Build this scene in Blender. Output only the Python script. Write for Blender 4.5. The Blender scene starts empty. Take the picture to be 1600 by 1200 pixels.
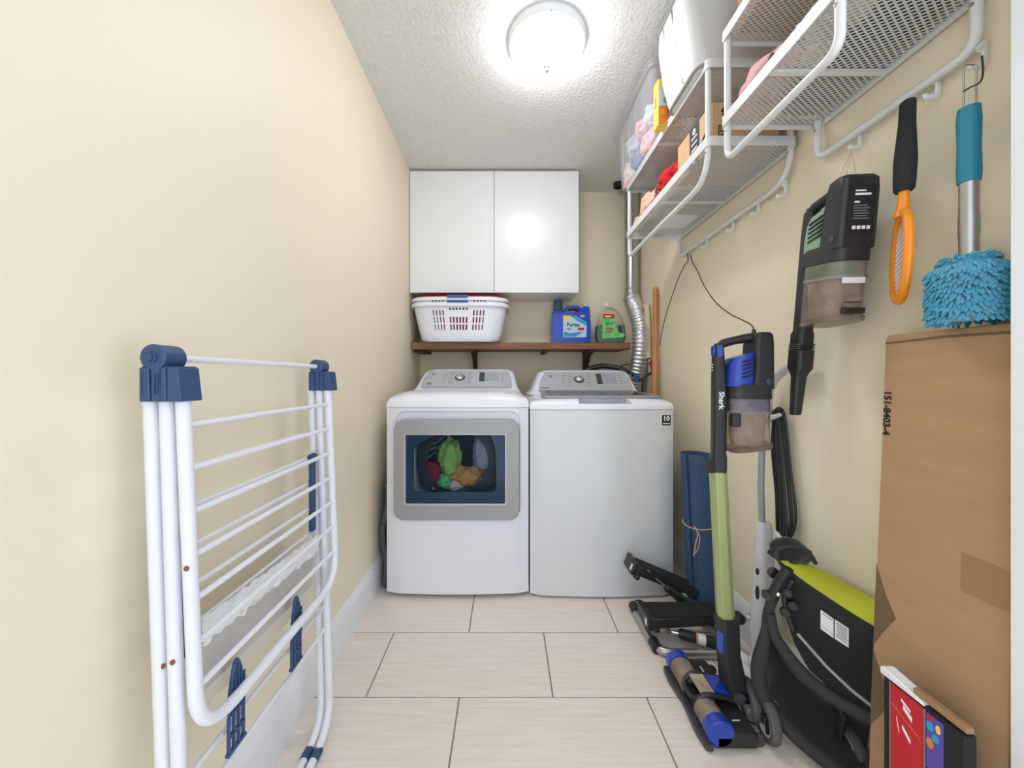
import bpy, bmesh, math, random
from mathutils import Vector, Matrix, noise
random.seed(7)
S = bpy.context.scene
COL = S.collection
V = Vector
PI = math.pi

# ------------------------------------------------------------------ camera, world, exposure
CAM_H, F, VX, VY = 1.04, 577.0, 792.0, 590.0
cam = bpy.data.cameras.new('camera'); camo = bpy.data.objects.new('camera', cam); COL.objects.link(camo)
cam.sensor_width = 36.0; cam.lens = F / 1600 * 36.0
cam.shift_x = (800 - VX) / 1600; cam.shift_y = -(600 - VY) / 1600
cam.clip_start = 0.02
camo.location = (0, 0, CAM_H); camo.rotation_euler = (PI / 2, 0, 0)
S.camera = camo
w = bpy.data.worlds.new('world'); S.world = w; w.use_nodes = True
w.node_tree.nodes['Background'].inputs[0].default_value = (0.84, 0.92, 1.0, 1)
w.node_tree.nodes['Background'].inputs[1].default_value = 1.08
S.view_settings.view_transform = 'Standard'; S.view_settings.look = 'None'
S.view_settings.exposure = 0.78; S.view_settings.gamma = 1.0; S.view_settings.use_curve_mapping = False
LAMP_STRENGTH = 20.0

def P(px, py, y):
    """the point at depth y that the photograph shows at (px, py)"""
    return V(((px - VX) * y / F, y, CAM_H - (py - VY) * y / F))

# ------------------------------------------------------------------ materials
def lin(c):
    return tuple(((v / 255) / 12.92 if v / 255 <= 0.04045 else ((v / 255 + 0.055) / 1.055) ** 2.4) for v in c) + (1,)

def mat(name, rgb, rough=0.5, metal=0.0, var=None, bump=None, coat=0.0, stretch=None, spec=0.5, sheen=0):
    m = bpy.data.materials.new(name); m.use_nodes = True
    nt = m.node_tree; b = nt.nodes['Principled BSDF']
    b.inputs['Base Color'].default_value = lin(rgb)
    b.inputs['Roughness'].default_value = rough; b.inputs['Metallic'].default_value = metal
    b.inputs['Coat Weight'].default_value = coat; b.inputs['Specular IOR Level'].default_value = spec
    b.inputs['Sheen Weight'].default_value = sheen
    if var or bump:
        tc = nt.nodes.new('ShaderNodeTexCoord'); mp = nt.nodes.new('ShaderNodeMapping')
        nt.links.new(tc.outputs['Object'], mp.inputs[0])
        if stretch: mp.inputs['Scale'].default_value = stretch
    if var:
        scale, rgb2, det = var
        n = nt.nodes.new('ShaderNodeTexNoise'); n.inputs['Scale'].default_value = scale; n.inputs['Detail'].default_value = det
        nt.links.new(mp.outputs[0], n.inputs['Vector'])
        r = nt.nodes.new('ShaderNodeValToRGB')
        r.color_ramp.elements[0].position = 0.3; r.color_ramp.elements[1].position = 0.7
        r.color_ramp.elements[0].color = lin(rgb); r.color_ramp.elements[1].color = lin(rgb2)
        nt.links.new(n.outputs[0], r.inputs[0]); nt.links.new(r.outputs[0], b.inputs['Base Color'])
    if bump:
        scale, strength, det = bump
        n = nt.nodes.new('ShaderNodeTexNoise'); n.inputs['Scale'].default_value = scale; n.inputs['Detail'].default_value = det
        nt.links.new(mp.outputs[0], n.inputs['Vector'])
        bp = nt.nodes.new('ShaderNodeBump'); bp.inputs['Strength'].default_value = strength; bp.inputs['Distance'].default_value = 0.004
        nt.links.new(n.outputs[0], bp.inputs['Height']); nt.links.new(bp.outputs[0], b.inputs['Normal'])
    return m

def clear(name, tint, opacity, surf, rough=0.08, gloss=0.12, var=None):
    """clear or milky plastic / glass: transparent + diffuse body + gloss"""
    m = bpy.data.materials.new(name); m.use_nodes = True
    nt = m.node_tree; nt.nodes.remove(nt.nodes['Principled BSDF']); out = nt.nodes['Material Output']
    t = nt.nodes.new('ShaderNodeBsdfTransparent'); t.inputs[0].default_value = lin(tint)
    d = nt.nodes.new('ShaderNodeBsdfDiffuse'); d.inputs[0].default_value = lin(surf)
    g = nt.nodes.new('ShaderNodeBsdfGlossy'); g.inputs['Roughness'].default_value = rough
    a = nt.nodes.new('ShaderNodeMixShader'); b = nt.nodes.new('ShaderNodeMixShader')
    a.inputs[0].default_value = opacity
    if var:
        tc = nt.nodes.new('ShaderNodeTexCoord'); n = nt.nodes.new('ShaderNodeTexNoise'); n.inputs['Scale'].default_value = var[0]
        n.inputs['Detail'].default_value = 4
        nt.links.new(tc.outputs['Object'], n.inputs['Vector'])
        mr = nt.nodes.new('ShaderNodeMapRange'); mr.inputs[1].default_value = 0.35; mr.inputs[2].default_value = 0.65
        mr.inputs[3].default_value = var[1]; mr.inputs[4].default_value = var[2]
        nt.links.new(n.outputs[0], mr.inputs[0]); nt.links.new(mr.outputs[0], a.inputs[0])
    nt.links.new(t.outputs[0], a.inputs[1]); nt.links.new(d.outputs[0], a.inputs[2])
    lw = nt.nodes.new('ShaderNodeLayerWeight'); lw.inputs[0].default_value = gloss
    nt.links.new(lw.outputs['Fresnel'], b.inputs[0])
    nt.links.new(a.outputs[0], b.inputs[1]); nt.links.new(g.outputs[0], b.inputs[2])
    nt.links.new(b.outputs[0], out.inputs[0])
    return m

def emit(name, rgb, s):
    m = bpy.data.materials.new(name); m.use_nodes = True
    nt = m.node_tree; nt.nodes.remove(nt.nodes['Principled BSDF'])
    e = nt.nodes.new('ShaderNodeEmission'); e.inputs[0].default_value = lin(rgb); e.inputs[1].default_value = s
    nt.links.new(e.outputs[0], nt.nodes['Material Output'].inputs[0])
    return m

M = {
 'wall': mat('cream_paint', (240, 229, 203), 0.5, var=(1.3, (237, 226, 199), 2), bump=(60, 0.12, 3)),
 'ceiling': mat('popcorn_ceiling', (232, 230, 228), 0.9, var=(70, (222, 220, 218), 5), bump=(75, 0.9, 5)),
 'trim': mat('white_trim', (236, 237, 240), 0.35),
 'tile': mat('linen_tile', (238, 228, 218), 0.38, var=(6, (226, 215, 205), 6), stretch=(1, 14, 1)),
 'grout': mat('grout', (140, 130, 120), 0.9),
 'white': mat('white_enamel', (236, 236, 245), 0.28, coat=0.3),
 'white2': mat('white_enamel_cool', (222, 223, 227), 0.25, coat=0.3),
 'cab': mat('white_gloss_foil', (236, 236, 237), 0.28),
 'silver': mat('silver_plastic', (192, 193, 199), 0.35, 0.3),
 'doorframe': mat('satin_silver', (162, 161, 163), 0.42, 0.25),
 'chrome': mat('chrome', (225, 225, 228), 0.15, 1.0),
 'black': mat('black_plastic', (38, 38, 41), 0.42),
 'blackm': mat('black_matte', (26, 26, 28), 0.75, bump=(300, 0.3, 2)),
 'dark': mat('dark_grey', (62, 63, 68), 0.45),
 'wood': mat('walnut_shelf', (146, 102, 66), 0.5, var=(9, (108, 70, 44), 6), stretch=(1, 12, 12)),
 'wooddk': mat('dark_wood', (70, 38, 24), 0.6),
 'broom': mat('varnished_stick', (208, 142, 86), 0.45, var=(14, (194, 126, 72), 4), stretch=(8, 8, 1)),
 'foil': mat('aluminium_foil', (222, 223, 226), 0.33, 0.9, bump=(120, 0.6, 3)),
 'galv': mat('galvanised_pipe', (188, 190, 192), 0.28, 1.0),
 'blue': mat('blue_plastic', (24, 62, 168), 0.3, coat=0.3),
 'jugblue': mat('cobalt_plastic', (8, 66, 184), 0.28, coat=0.3),
 'navy': mat('navy_plastic', (46, 74, 114), 0.5), 'gripblue': mat('grip_blue', (34, 88, 160), 0.4),
 'rackwhite': mat('white_powder_coat', (228, 228, 236), 0.38),
 'shelfwhite': mat('white_steel', (224, 223, 222), 0.35),
 'mesh': mat('grey_white_mesh', (206, 204, 200), 0.45),
 'matblue': mat('navy_foam_mat', (62, 88, 124), 0.85, var=(90, (50, 74, 108), 3), bump=(200, 0.4, 2)),
 'matgreen': mat('green_foam', (122, 160, 128), 0.8),
 'cord': mat('beige_cord', (205, 184, 160), 0.8),
 'green': mat('anodised_green', (172, 184, 128), 0.36, 0.4),
 'sage': mat('sage_plastic', (132, 170, 142), 0.4),
 'grey': mat('mid_grey_plastic', (150, 152, 156), 0.4),
 'lgrey': mat('light_grey_plastic', (214, 214, 217), 0.38),
 'steel': mat('brushed_steel', (178, 178, 180), 0.3, 0.9),
 'lime': mat('lime_fabric', (196, 200, 54), 0.75, bump=(350, 0.25, 2)),
 'fabric': mat('black_fabric', (30, 30, 32), 0.9, bump=(260, 0.5, 3), sheen=0.2),
 'padding': mat('charcoal_foam', (52, 53, 56), 0.85, bump=(300, 0.4, 3)),
 'tyre': mat('grey_tyre', (88, 88, 88), 0.8),
 'carton': mat('kraft_carton', (180, 143, 106), 0.8, var=(5, (173, 136, 100), 4), stretch=(1, 1, 6)),
 'carton2': mat('pale_carton', (212, 172, 132), 0.8),
 'cartondk': mat('brown_print_and_shade', (116, 92, 68), 0.75),  # box print, and the shaded layer painted on the tall carton
 'tape': mat('kraft_tape_and_shade', (160, 122, 86), 0.5),  # packing tape, and the shade put into the carton flap's colour
 'ink': mat('black_ink', (24, 22, 22), 0.7),
 'whiteink': mat('white_ink', (238, 238, 238), 0.6),
 'greyink': mat('grey_ink', (120, 122, 128), 0.6),
 'redink': mat('red_print', (196, 28, 40), 0.5),
 'red': mat('red_plastic', (182, 28, 44), 0.45),
 'redcloth': mat('red_cloth', (206, 26, 34), 0.9),
 'orange': mat('orange_plastic', (248, 146, 26), 0.35),
 'yellow': mat('yellow_print', (240, 214, 84), 0.5),
 'orangep': mat('orange_print', (222, 132, 44), 0.5),
 'teal': mat('teal_rubber', (28, 122, 148), 0.5),
 'chenille': mat('teal_microfibre', (72, 156, 186), 0.9, sheen=0.4),
 'peach': mat('peach_cloth', (230, 182, 160), 0.9),
 'pink': mat('pink_cloth', (232, 176, 184), 0.9),
 'lilac': mat('pale_lilac_cloth', (206, 206, 228), 0.9),
 'bluecloth': mat('blue_cloth', (96, 122, 168), 0.9),
 'cream': mat('cream_cloth', (232, 220, 200), 0.9),
 'navycloth': mat('navy_cloth', (46, 58, 84), 0.9),
 'greencloth': mat('green_towel', (104, 186, 96), 0.95, var=(22, (190, 204, 88), 3)),
 'orangecloth': mat('tan_towel', (214, 158, 82), 0.95),
 'crimson': mat('crimson_cloth', (176, 36, 52), 0.95),
 'drum': mat('drum_dark', (58, 54, 58), 0.45, 0.4),
 'teal_glass': clear('smoked_glass', (238, 242, 246), 0.06, (46, 84, 112), 0.06, 0.10),
 'teal_rim': mat('smoked_glass_border', (34, 66, 92), 0.12, coat=0.5),
 'clearbin': clear('clear_polypropylene', (253, 253, 253), 0.12, (244, 244, 248), 0.2, 0.04),
 'bag': clear('milky_vinyl', (240, 240, 240), 0.86, (232, 232, 232), 0.2, 0.25),
 'bagcontent': mat('white_quilt', (224, 223, 220), 0.9, var=(12, (206, 204, 200), 3)),
 'bagtrim': mat('grey_piping', (146, 146, 142), 0.7),
 'cup': clear('clear_dust_cup', (226, 216, 208), 0.24, (196, 182, 170), 0.06, 0.16, var=(16, 0.12, 0.4)),
 'dust': mat('dusty_fill', (172, 154, 140), 0.95, var=(24, (200, 184, 170), 5), bump=(60, 0.8, 4)),
 'roller': mat('dusty_roller', (196, 184, 168), 0.8, var=(14, (150, 126, 104), 5)),
 'wrap': clear('crumpled_plastic', (252, 252, 252), 0.22, (236, 234, 232), 0.4, 0.03),
 'whitewrap': clear('white_crumpled_plastic', (250, 250, 250), 0.8, (246, 246, 248), 0.3, 0.05),
 'wrap2': mat('greige_card', (206, 196, 186), 0.8),
 'clearjug': clear('clear_bottle', (250, 248, 240), 0.10, (226, 222, 206), 0.08, 0.05),
 'greenliq': mat('green_detergent', (34, 112, 96), 0.3),
 'labelgreen': mat('green_label', (72, 196, 92), 0.5, var=(26, (140, 220, 140), 2)),
 'labelblue': mat('pale_label', (214, 226, 238), 0.5, var=(60, (160, 206, 232), 3)),
 'aqua': mat('aqua_print', (52, 152, 208), 0.5),
 'cap': clear('blue_clear_cap', (150, 190, 214), 0.45, (96, 150, 186), 0.1, 0.3),
 'beigepvc': mat('beige_pipe', (214, 200, 168), 0.6),
 'rust': mat('rust', (132, 84, 54), 0.9),
 'lcd': mat('lcd_panel', (162, 168, 180), 0.3),
 'purple': mat('purple_print', (92, 72, 168), 0.5),
 'leafgreen': mat('green_print', (96, 168, 96), 0.5),
 'glow': emit('lit_opal_glass', (246, 249, 255), LAMP_STRENGTH),
 'charcoal': mat('charcoal_marbled', (52, 52, 58), 0.7, var=(60, (96, 96, 104), 4)),
}

# ------------------------------------------------------------------ mesh building helpers
def rr(x0, x1, z0, z1, r, n=5):
    """rounded rectangle, counter-clockwise"""
    pts = []
    for cx, cz, a0 in ((x1 - r, z0 + r, -PI / 2), (x1 - r, z1 - r, 0), (x0 + r, z1 - r, PI / 2), (x0 + r, z0 + r, PI)):
        for i in range(n + 1):
            a = a0 + PI / 2 * i / n
            pts.append((cx + r * math.cos(a), cz + r * math.sin(a)))
    return pts

def roundpoly(pts, r, n=4):
    """round the corners of a closed 2-D polygon"""
    out = []; k = len(pts)
    for i in range(k):
        p0, p1, p2 = V(pts[i - 1]), V(pts[i]), V(pts[(i + 1) % k])
        q = r[i] if isinstance(r, (list, tuple)) else r
        d0 = min(q, (p0 - p1).length * .48); d2 = min(q, (p2 - p1).length * .48)
        a = p1 + (p0 - p1).normalized() * d0; b = p1 + (p2 - p1).normalized() * d2
        if q <= 0: out.append(tuple(p1)); continue
        for j in range(n + 1):
            t = j / n
            c = a * (1 - t) ** 2 + p1 * 2 * t * (1 - t) + b * t ** 2
            out.append(tuple(c))
    return out

def fillet(pts, r, n=6):
    """round the inner corners of an open 3-D polyline"""
    pts = [V(p) for p in pts]; out = [pts[0]]
    for i in range(1, len(pts) - 1):
        q = r[i - 1] if isinstance(r, (list, tuple)) else r
        p0, p1, p2 = pts[i - 1], pts[i], pts[i + 1]
        d0 = min(q, (p0 - p1).length * .49); d2 = min(q, (p2 - p1).length * .49)
        a = p1 + (p0 - p1).normalized() * d0; b = p1 + (p2 - p1).normalized() * d2
        for j in range(n + 1):
            t = j / n
            out.append(a * (1 - t) ** 2 + p1 * 2 * t * (1 - t) + b * t ** 2)
    out.append(pts[-1]); return out

def smooth(pts, n=6):
    """Catmull-Rom through 3-D points"""
    pts = [V(p) for p in pts]; out = []
    for i in range(len(pts) - 1):
        p0 = pts[max(i - 1, 0)]; p1 = pts[i]; p2 = pts[i + 1]; p3 = pts[min(i + 2, len(pts) - 1)]
        for j in range(n):
            t = j / n
            out.append(.5 * ((2 * p1) + (p2 - p0) * t + (2 * p0 - 5 * p1 + 4 * p2 - p3) * t * t + (3 * p1 - p0 - 3 * p2 + p3) * t ** 3))
    out.append(pts[-1]); return out

class MB:
    def __init__(s): s.v = []; s.f = []
    def add(s, vs, fs, mtx=None):
        o = len(s.v)
        s.v += [(mtx @ V(p)) if mtx else V(p) for p in vs]; s.f += [tuple(i + o for i in f) for f in fs]; return s
    def bm(s):
        b = bmesh.new(); vs = [b.verts.new(p) for p in s.v]
        for f in s.f:
            try: b.faces.new([vs[i] for i in f])
            except ValueError: pass
        return b
    def frombm(s, b):
        b.verts.index_update()
        s.add([v.co.copy() for v in b.verts], [[v.index for v in f.verts] for f in b.faces]); b.free(); return s
    def box(s, x0, x1, y0, y1, z0, z1, bev=0.0, seg=2, mtx=None):
        vs = [(x, y, z) for x in (x0, x1) for y in (y0, y1) for z in (z0, z1)]
        fs = [(0, 1, 3, 2), (4, 6, 7, 5), (0, 4, 5, 1), (2, 3, 7, 6), (0, 2, 6, 4), (1, 5, 7, 3)]
        t = MB().add(vs, fs)
        if bev: t = t.bevel(bev, seg)
        return s.add(t.v, t.f, mtx)
    def bevel(s, wdt, seg=2, ang=30):
        b = s.bm(); bmesh.ops.remove_doubles(b, verts=b.verts, dist=1e-6)
        bmesh.ops.recalc_face_normals(b, faces=b.faces)
        es = [e for e in b.edges if len(e.link_faces) == 2 and e.calc_face_angle(0) > math.radians(ang)]
        bmesh.ops.bevel(b, geom=es, offset=wdt, segments=seg, profile=.5, affect='EDGES', clamp_overlap=True)
        return MB().frombm(b)
    def tube(s, pts, r, seg=10, closed=False, cap=True, flat=1.0):
        pts = [V(p) for p in pts]; n = len(pts)
        R = r if isinstance(r, (list, tuple)) else [r] * n
        T = []
        for i in range(n):
            a = pts[(i - 1) % n] if (closed or i > 0) else pts[i]; b = pts[(i + 1) % n] if (closed or i < n - 1) else pts[i]
            T.append((b - a).normalized())
        up = V((0, 0, 1)) if abs(T[0].z) < .9 else V((1, 0, 0))
        nrm = (up - T[0] * up.dot(T[0])).normalized()
        vs = []
        for i in range(n):
            if i:
                nrm = (nrm - T[i] * nrm.dot(T[i]))
                nrm = nrm.normalized() if nrm.length > 1e-6 else T[i].orthogonal().normalized()
            bn = T[i].cross(nrm)
            for k in range(seg):
                a = 2 * PI * k / seg
                vs.append(pts[i] + nrm * math.cos(a) * R[i] * flat + bn * math.sin(a) * R[i])
        fs = []
        for i in range(n if closed else n - 1):
            for k in range(seg):
                a = i * seg + k; b = i * seg + (k + 1) % seg; j = ((i + 1) % n) * seg
                fs.append((a, b, j + (k + 1) % seg, j + k))
        if cap and not closed:
            fs.append(tuple(range(seg - 1, -1, -1))); fs.append(tuple((n - 1) * seg + k for k in range(seg)))
        return s.add(vs, fs)
    def lathe(s, prof, c, axis=(0, 0, 1), seg=32, cap=True):
        """profile of (radius, distance along axis) around centre c"""
        ax = V(axis).normalized(); u = ax.orthogonal().normalized(); w_ = ax.cross(u); c = V(c); vs = []; fs = []
        for r, t in prof:
            for k in range(seg):
                a = 2 * PI * k / seg
                vs.append(c + ax * t + (u * math.cos(a) + w_ * math.sin(a)) * r)
        for i in range(len(prof) - 1):
            for k in range(seg):
                fs.append((i * seg + k, i * seg + (k + 1) % seg, (i + 1) * seg + (k + 1) % seg, (i + 1) * seg + k))
        if cap:
            fs.append(tuple(range(seg - 1, -1, -1))); fs.append(tuple((len(prof) - 1) * seg + k for k in range(seg)))
        return s.add(vs, fs)
    def prism(s, poly, axis, d0, d1, bev=0, seg=2, mtx=None):
        """2-D polygon extruded along axis; polygon axes: x:(y,z) y:(x,z) z:(x,y)"""
        def pt(p, d): return {'x': (d, p[0], p[1]), 'y': (p[0], d, p[1]), 'z': (p[0], p[1], d)}[axis]
        n = len(poly)
        t = MB().add([pt(p, d0) for p in poly] + [pt(p, d1) for p in poly],
                     [tuple(range(n)), tuple(range(2 * n - 1, n - 1, -1))] + [(i, n + i, n + (i + 1) % n, (i + 1) % n) for i in range(n)])
        if bev: t = t.bevel(bev, seg, 50)
        return s.add(t.v, t.f, mtx)
    def loft(s, rings, cap0=True, cap1=True, closed=True):
        n = len(rings[0]); vs = [p for r in rings for p in r]; fs = []
        for i in range(len(rings) - 1):
            for k in range(n if closed else n - 1):
                fs.append((i * n + k, i * n + (k + 1) % n, (i + 1) * n + (k + 1) % n, (i + 1) * n + k))
        if cap0: fs.append(tuple(range(n - 1, -1, -1)))
        if cap1: fs.append(tuple((len(rings) - 1) * n + k for k in range(n)))
        return s.add(vs, fs)
    def grid(s, fn, nu, nv):
        vs = [fn(i / nu, j / nv) for i in range(nu + 1) for j in range(nv + 1)]
        fs = [(i * (nv + 1) + j, (i + 1) * (nv + 1) + j, (i + 1) * (nv + 1) + j + 1, i * (nv + 1) + j + 1) for i in range(nu) for j in range(nv)]
        return s.add(vs, fs)
    def solid(s, th):
        b = s.bm(); bmesh.ops.recalc_face_normals(b, faces=b.faces)
        bmesh.ops.solidify(b, geom=b.faces[:], thickness=th)
        return MB().frombm(b)
    def blob(s, c, size, seed=0, amp=.25, freq=2.2, sub=3):
        b = bmesh.new(); bmesh.ops.create_icosphere(b, subdivisions=sub, radius=1)
        o = V((seed * 7.3, seed * 3.1, seed * 1.7))
        for v in b.verts:
            d = noise.noise(v.co * freq + o) * amp + noise.noise(v.co * freq * 2.7 + o) * amp * .5
            q = v.co * (1 + d)
            v.co = V((c[0] + q.x * size[0], c[1] + q.y * size[1], max(c[2] + q.z * size[2], c[2] - size[2])))
        return s.frombm(b)
    def text(s, body, size, origin, right, up, ext=.0004, align='CENTER', bold=0.0, sx=1.0):
        cu = bpy.data.curves.new('t', 'FONT'); cu.body = body; cu.size = size; cu.extrude = ext
        cu.align_x = align; cu.align_y = 'CENTER'; cu.offset = bold; cu.resolution_u = 2
        ob = bpy.data.objects.new('t', cu); COL.objects.link(ob)
        me = bpy.data.meshes.new_from_object(ob)
        r, u = V(right).normalized(), V(up).normalized(); n = r.cross(u)
        m = Matrix((r * sx, u, n)).transposed().to_4x4(); m.translation = V(origin)
        s.add([v.co.copy() for v in me.vertices], [tuple(p.vertices) for p in me.polygons], m)
        bpy.data.objects.remove(ob); bpy.data.meshes.remove(me); bpy.data.curves.remove(cu)
        return s
    def mapped(s, fn):
        s.v = [V(fn(p)) for p in s.v]; return s
    def copyto(s, mtx):
        t = MB(); t.add(s.v, s.f, mtx); return t

def cut(a, *cutters):
    """boolean difference of mesh builders"""
    def ob(m):
        me = bpy.data.meshes.new('tmp'); b = m.bm(); bmesh.ops.remove_doubles(b, verts=b.verts, dist=1e-6)
        bmesh.ops.recalc_face_normals(b, faces=b.faces); b.to_mesh(me); b.free()
        o = bpy.data.objects.new('tmp', me); COL.objects.link(o); return o
    oa = ob(a); obs = [ob(c) for c in cutters]
    for o in obs:
        md = oa.modifiers.new('b', 'BOOLEAN'); md.operation = 'DIFFERENCE'; md.object = o; md.solver = 'EXACT'
    dg = bpy.context.evaluated_depsgraph_get(); dg.update()
    me = bpy.data.meshes.new_from_object(oa.evaluated_get(dg))
    r = MB().add([v.co.copy() for v in me.vertices], [tuple(p.vertices) for p in me.polygons])
    for o in [oa] + obs:
        d = o.data; bpy.data.objects.remove(o); bpy.data.meshes.remove(d)
    bpy.data.meshes.remove(me)
    return r

BASE = {}
def link(name, mb, m, parent=None, base=None, ang=35):
    me = bpy.data.meshes.new(name); b = mb.bm()
    bmesh.ops.remove_doubles(b, verts=b.verts, dist=1e-6)
    bmesh.ops.recalc_face_normals(b, faces=b.faces)
    off = V(BASE[parent.name]) if parent else V(base or (0, 0, 0))
    for v in b.verts: v.co -= off
    b.to_mesh(me); b.free()
    me.polygons.foreach_set('use_smooth', [True] * len(me.polygons))
    me.set_sharp_from_angle(angle=math.radians(ang))
    for q in (m if isinstance(m, (list, tuple)) else [m]): me.materials.append(q)
    o = bpy.data.objects.new(name, me); COL.objects.link(o)
    if parent: o.parent = parent
    else: o.location = off
    wn = o.modifiers.new('weighted_normal', 'WEIGHTED_NORMAL'); wn.keep_sharp = True; wn.weight = 80
    BASE[o.name] = off
    return o

def thing(name, label, cat, loc, group=None):
    o = bpy.data.objects.new(name, None); COL.objects.link(o); o.location = loc; o.empty_display_size = .05
    o['label'] = label; o['category'] = cat
    if group: o['group'] = group
    BASE[o.name] = V(loc); return o

def part(name, mb, m, parent, label=None, kind=None, ang=35):
    o = link(name, mb, m if not isinstance(m, str) else M[m], parent, ang=ang)
    if label: o['label'] = label
    if kind: o['kind'] = kind
    return o

def solo(name, mb, m, label, cat, base, group=None, ang=35):
    """a thing that is one mesh"""
    o = link(name, mb, M[m] if isinstance(m, str) else m, None, base, ang)
    o['label'] = label; o['category'] = cat
    if group: o['group'] = group
    return o

def struct(name, mb, m, parent=None):
    o = link(name, mb, M[m], parent)
    if parent is None: o['kind'] = 'structure'
    return o

# ------------------------------------------------------------------ the room
XL, XR, YB, ZC, YF = -0.64, 0.95, 2.73, 2.41, -0.25
struct('wall_left', MB().box(XL - .1, XL, YF, YB + .1, 0, ZC), 'wall')
struct('wall_right', MB().box(XR, XR + .1, .63, YB + .1, 0, ZC), 'wall')
struct('wall_back', MB().box(XL, XR, YB, YB + .1, 0, ZC), 'wall')
struct('wall_front', MB().box(.88, 1.6, .52, .60, 0, ZC), 'wall')
struct('ceiling', MB().box(XL - .1, 1.6, YF, YB + .1, ZC, ZC + .1), 'ceiling')
fl = struct('floor', MB().box(XL - .1, 1.6, YF, YB + .1, -.1, -.003), 'grout')
Y0 = 1.5077; TW, TD, G = .61, .305, .0022
for k in range(-8, 5):
    ya, yb = Y0 + k * TD, Y0 + (k + 1) * TD
    ya, yb = max(ya, YF), min(yb, YB)
    if yb - ya < .02: continue
    off = -.155 if k % 2 == 0 else .150
    for j in range(-3, 5):
        xa, xb = off + j * TW, off + (j + 1) * TW
        xmax = XR if yb > .6 else 1.6
        xa, xb = max(xa, XL), min(xb, xmax)
        if xb - xa < .02: continue
        part('tile', MB().box(xa + G, xb - G, ya + G, yb - G, -.008, 0, .0012, 1), 'tile', fl)

def baseprof(s, x):
    """skirting profile; s = +1 faces +x"""
    q = [(0, 0), (.014, 0), (.014, .105), (.011, .112), (.011, .122), (.007, .132), (.006, .142), (.003, .15), (0, .15)]
    return [(x + s * a, z) for a, z in q]
struct('baseboard_left', MB().prism(baseprof(1, XL), 'y', YF, YB), 'trim')
struct('baseboard_right', MB().prism(baseprof(-1, XR), 'y', .64, YB), 'trim')
struct('baseboard_back', MB().box(XL + .015, XR - .015, YB - .014, YB, 0, .15), 'trim')
struct('trim_1', MB().box(.86, .90, .50, .632, 0, 2.06, .002, 1).box(.84, .905, .50, .515, 0, 2.06, .002, 1), 'trim')
# ------------------------------------------------------------------ ceiling lamp
L = V((.162, 1.5, ZC))
t = thing('ceiling_lamp', 'lit round flush-mount glass ceiling lamp on the textured ceiling', 'lamp', L)
part('base_pan', MB().lathe([(.12, 0), (.156, 0), (.158, -.012), (.150, -.03), (.12, -.03)], L, seg=48), 'trim', t)
bowl = [(.147 * math.cos(a), -.03 - .075 * math.sin(a)) for a in [PI / 2 * i / 12 for i in range(12)]] + [(.004, -.105)]
part('glass_bowl', MB().lathe(bowl, L, seg=48), 'glow', t)
part('finial', MB().lathe([(.012, -.103), (.014, -.110), (.008, -.118), (.010, -.126), (.002, -.134)], L, seg=16), 'chrome', t)
for a in (205, 335, 90):
    a = math.radians(a + 180)
    c = L + V((math.cos(a) * .150, math.sin(a) * .150, -.03))
    part('clip', MB().tube([c + V((0, 0, .004)), c + V((0, 0, -.012)), c + V((-math.cos(a) * .012, -math.sin(a) * .012, -.018))], .003, 6), 'steel', t)

# ------------------------------------------------------------------ wall cabinet
cx0, cx1, cy, cz0, cz1 = -.636, .470, 2.42, 1.597, 2.394
t = thing('wall_cabinet', 'white gloss two-door wall cabinet hung under the ceiling above the wooden shelf', 'cabinet', ((cx0 + cx1) / 2, YB, cz0))
part('body', MB().box(cx0 + .002, cx1 - .002, cy + .019, YB - .001, cz0 + .003, cz1 - .002, .001, 1), 'cab', t)
xm = (772 - VX) * cy / F
part('door', MB().box(cx0, xm - .0015, cy, cy + .018, cz0, cz1, .0015, 2), 'cab', t)
part('door', MB().box(xm + .0015, cx1, cy, cy + .018, cz0, cz1, .0015, 2), 'cab', t)
for fx in (cx0 + .05, cx1 - .05):
    part('cam_cap', MB().lathe([(.006, 0), (.006, .002)], (fx, cy + .07, cz0 + .001), seg=12), 'grey', t)

# ------------------------------------------------------------------ wooden shelf
sx0, sx1, sy, sz = -.628, .820, 2.44, 1.2726
t = thing('wooden_shelf', 'brown wooden shelf board on dark brackets above the washer and dryer', 'shelf', (0, YB, sz))
part('board', MB().box(sx0, -.06, sy, YB - .002, sz - .044, sz, .002, 1), 'wood', t)
part('board', MB().box(-.059, sx1, sy + .001, YB - .002, sz - .044, sz - .001, .002, 1), 'wood', t)
part('cleat', MB().box(sx0, sx0 + .07, sy + .06, YB - .002, sz - .062, sz - .0445), 'wooddk', t)
part('cleat', MB().box(.25, .275, sy + .04, YB - .002, sz - .064, sz - .0445), 'wooddk', t)
for bx in (-.23, .57):
    bm_ = MB().prism([(sy + .05, sz - .0445), (YB - .002, sz - .0445), (YB - .002, sz - .26), (YB - .03, sz - .26), (YB - .03, sz - .12), (sy + .05, sz - .06)], 'x', bx - .013, bx + .013)
    bm_.tube([(bx, sy + .1, sz - .06), (bx, YB - .02, sz - .23)], .011, 4)
    part('bracket', bm_, 'wooddk', t)

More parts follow.
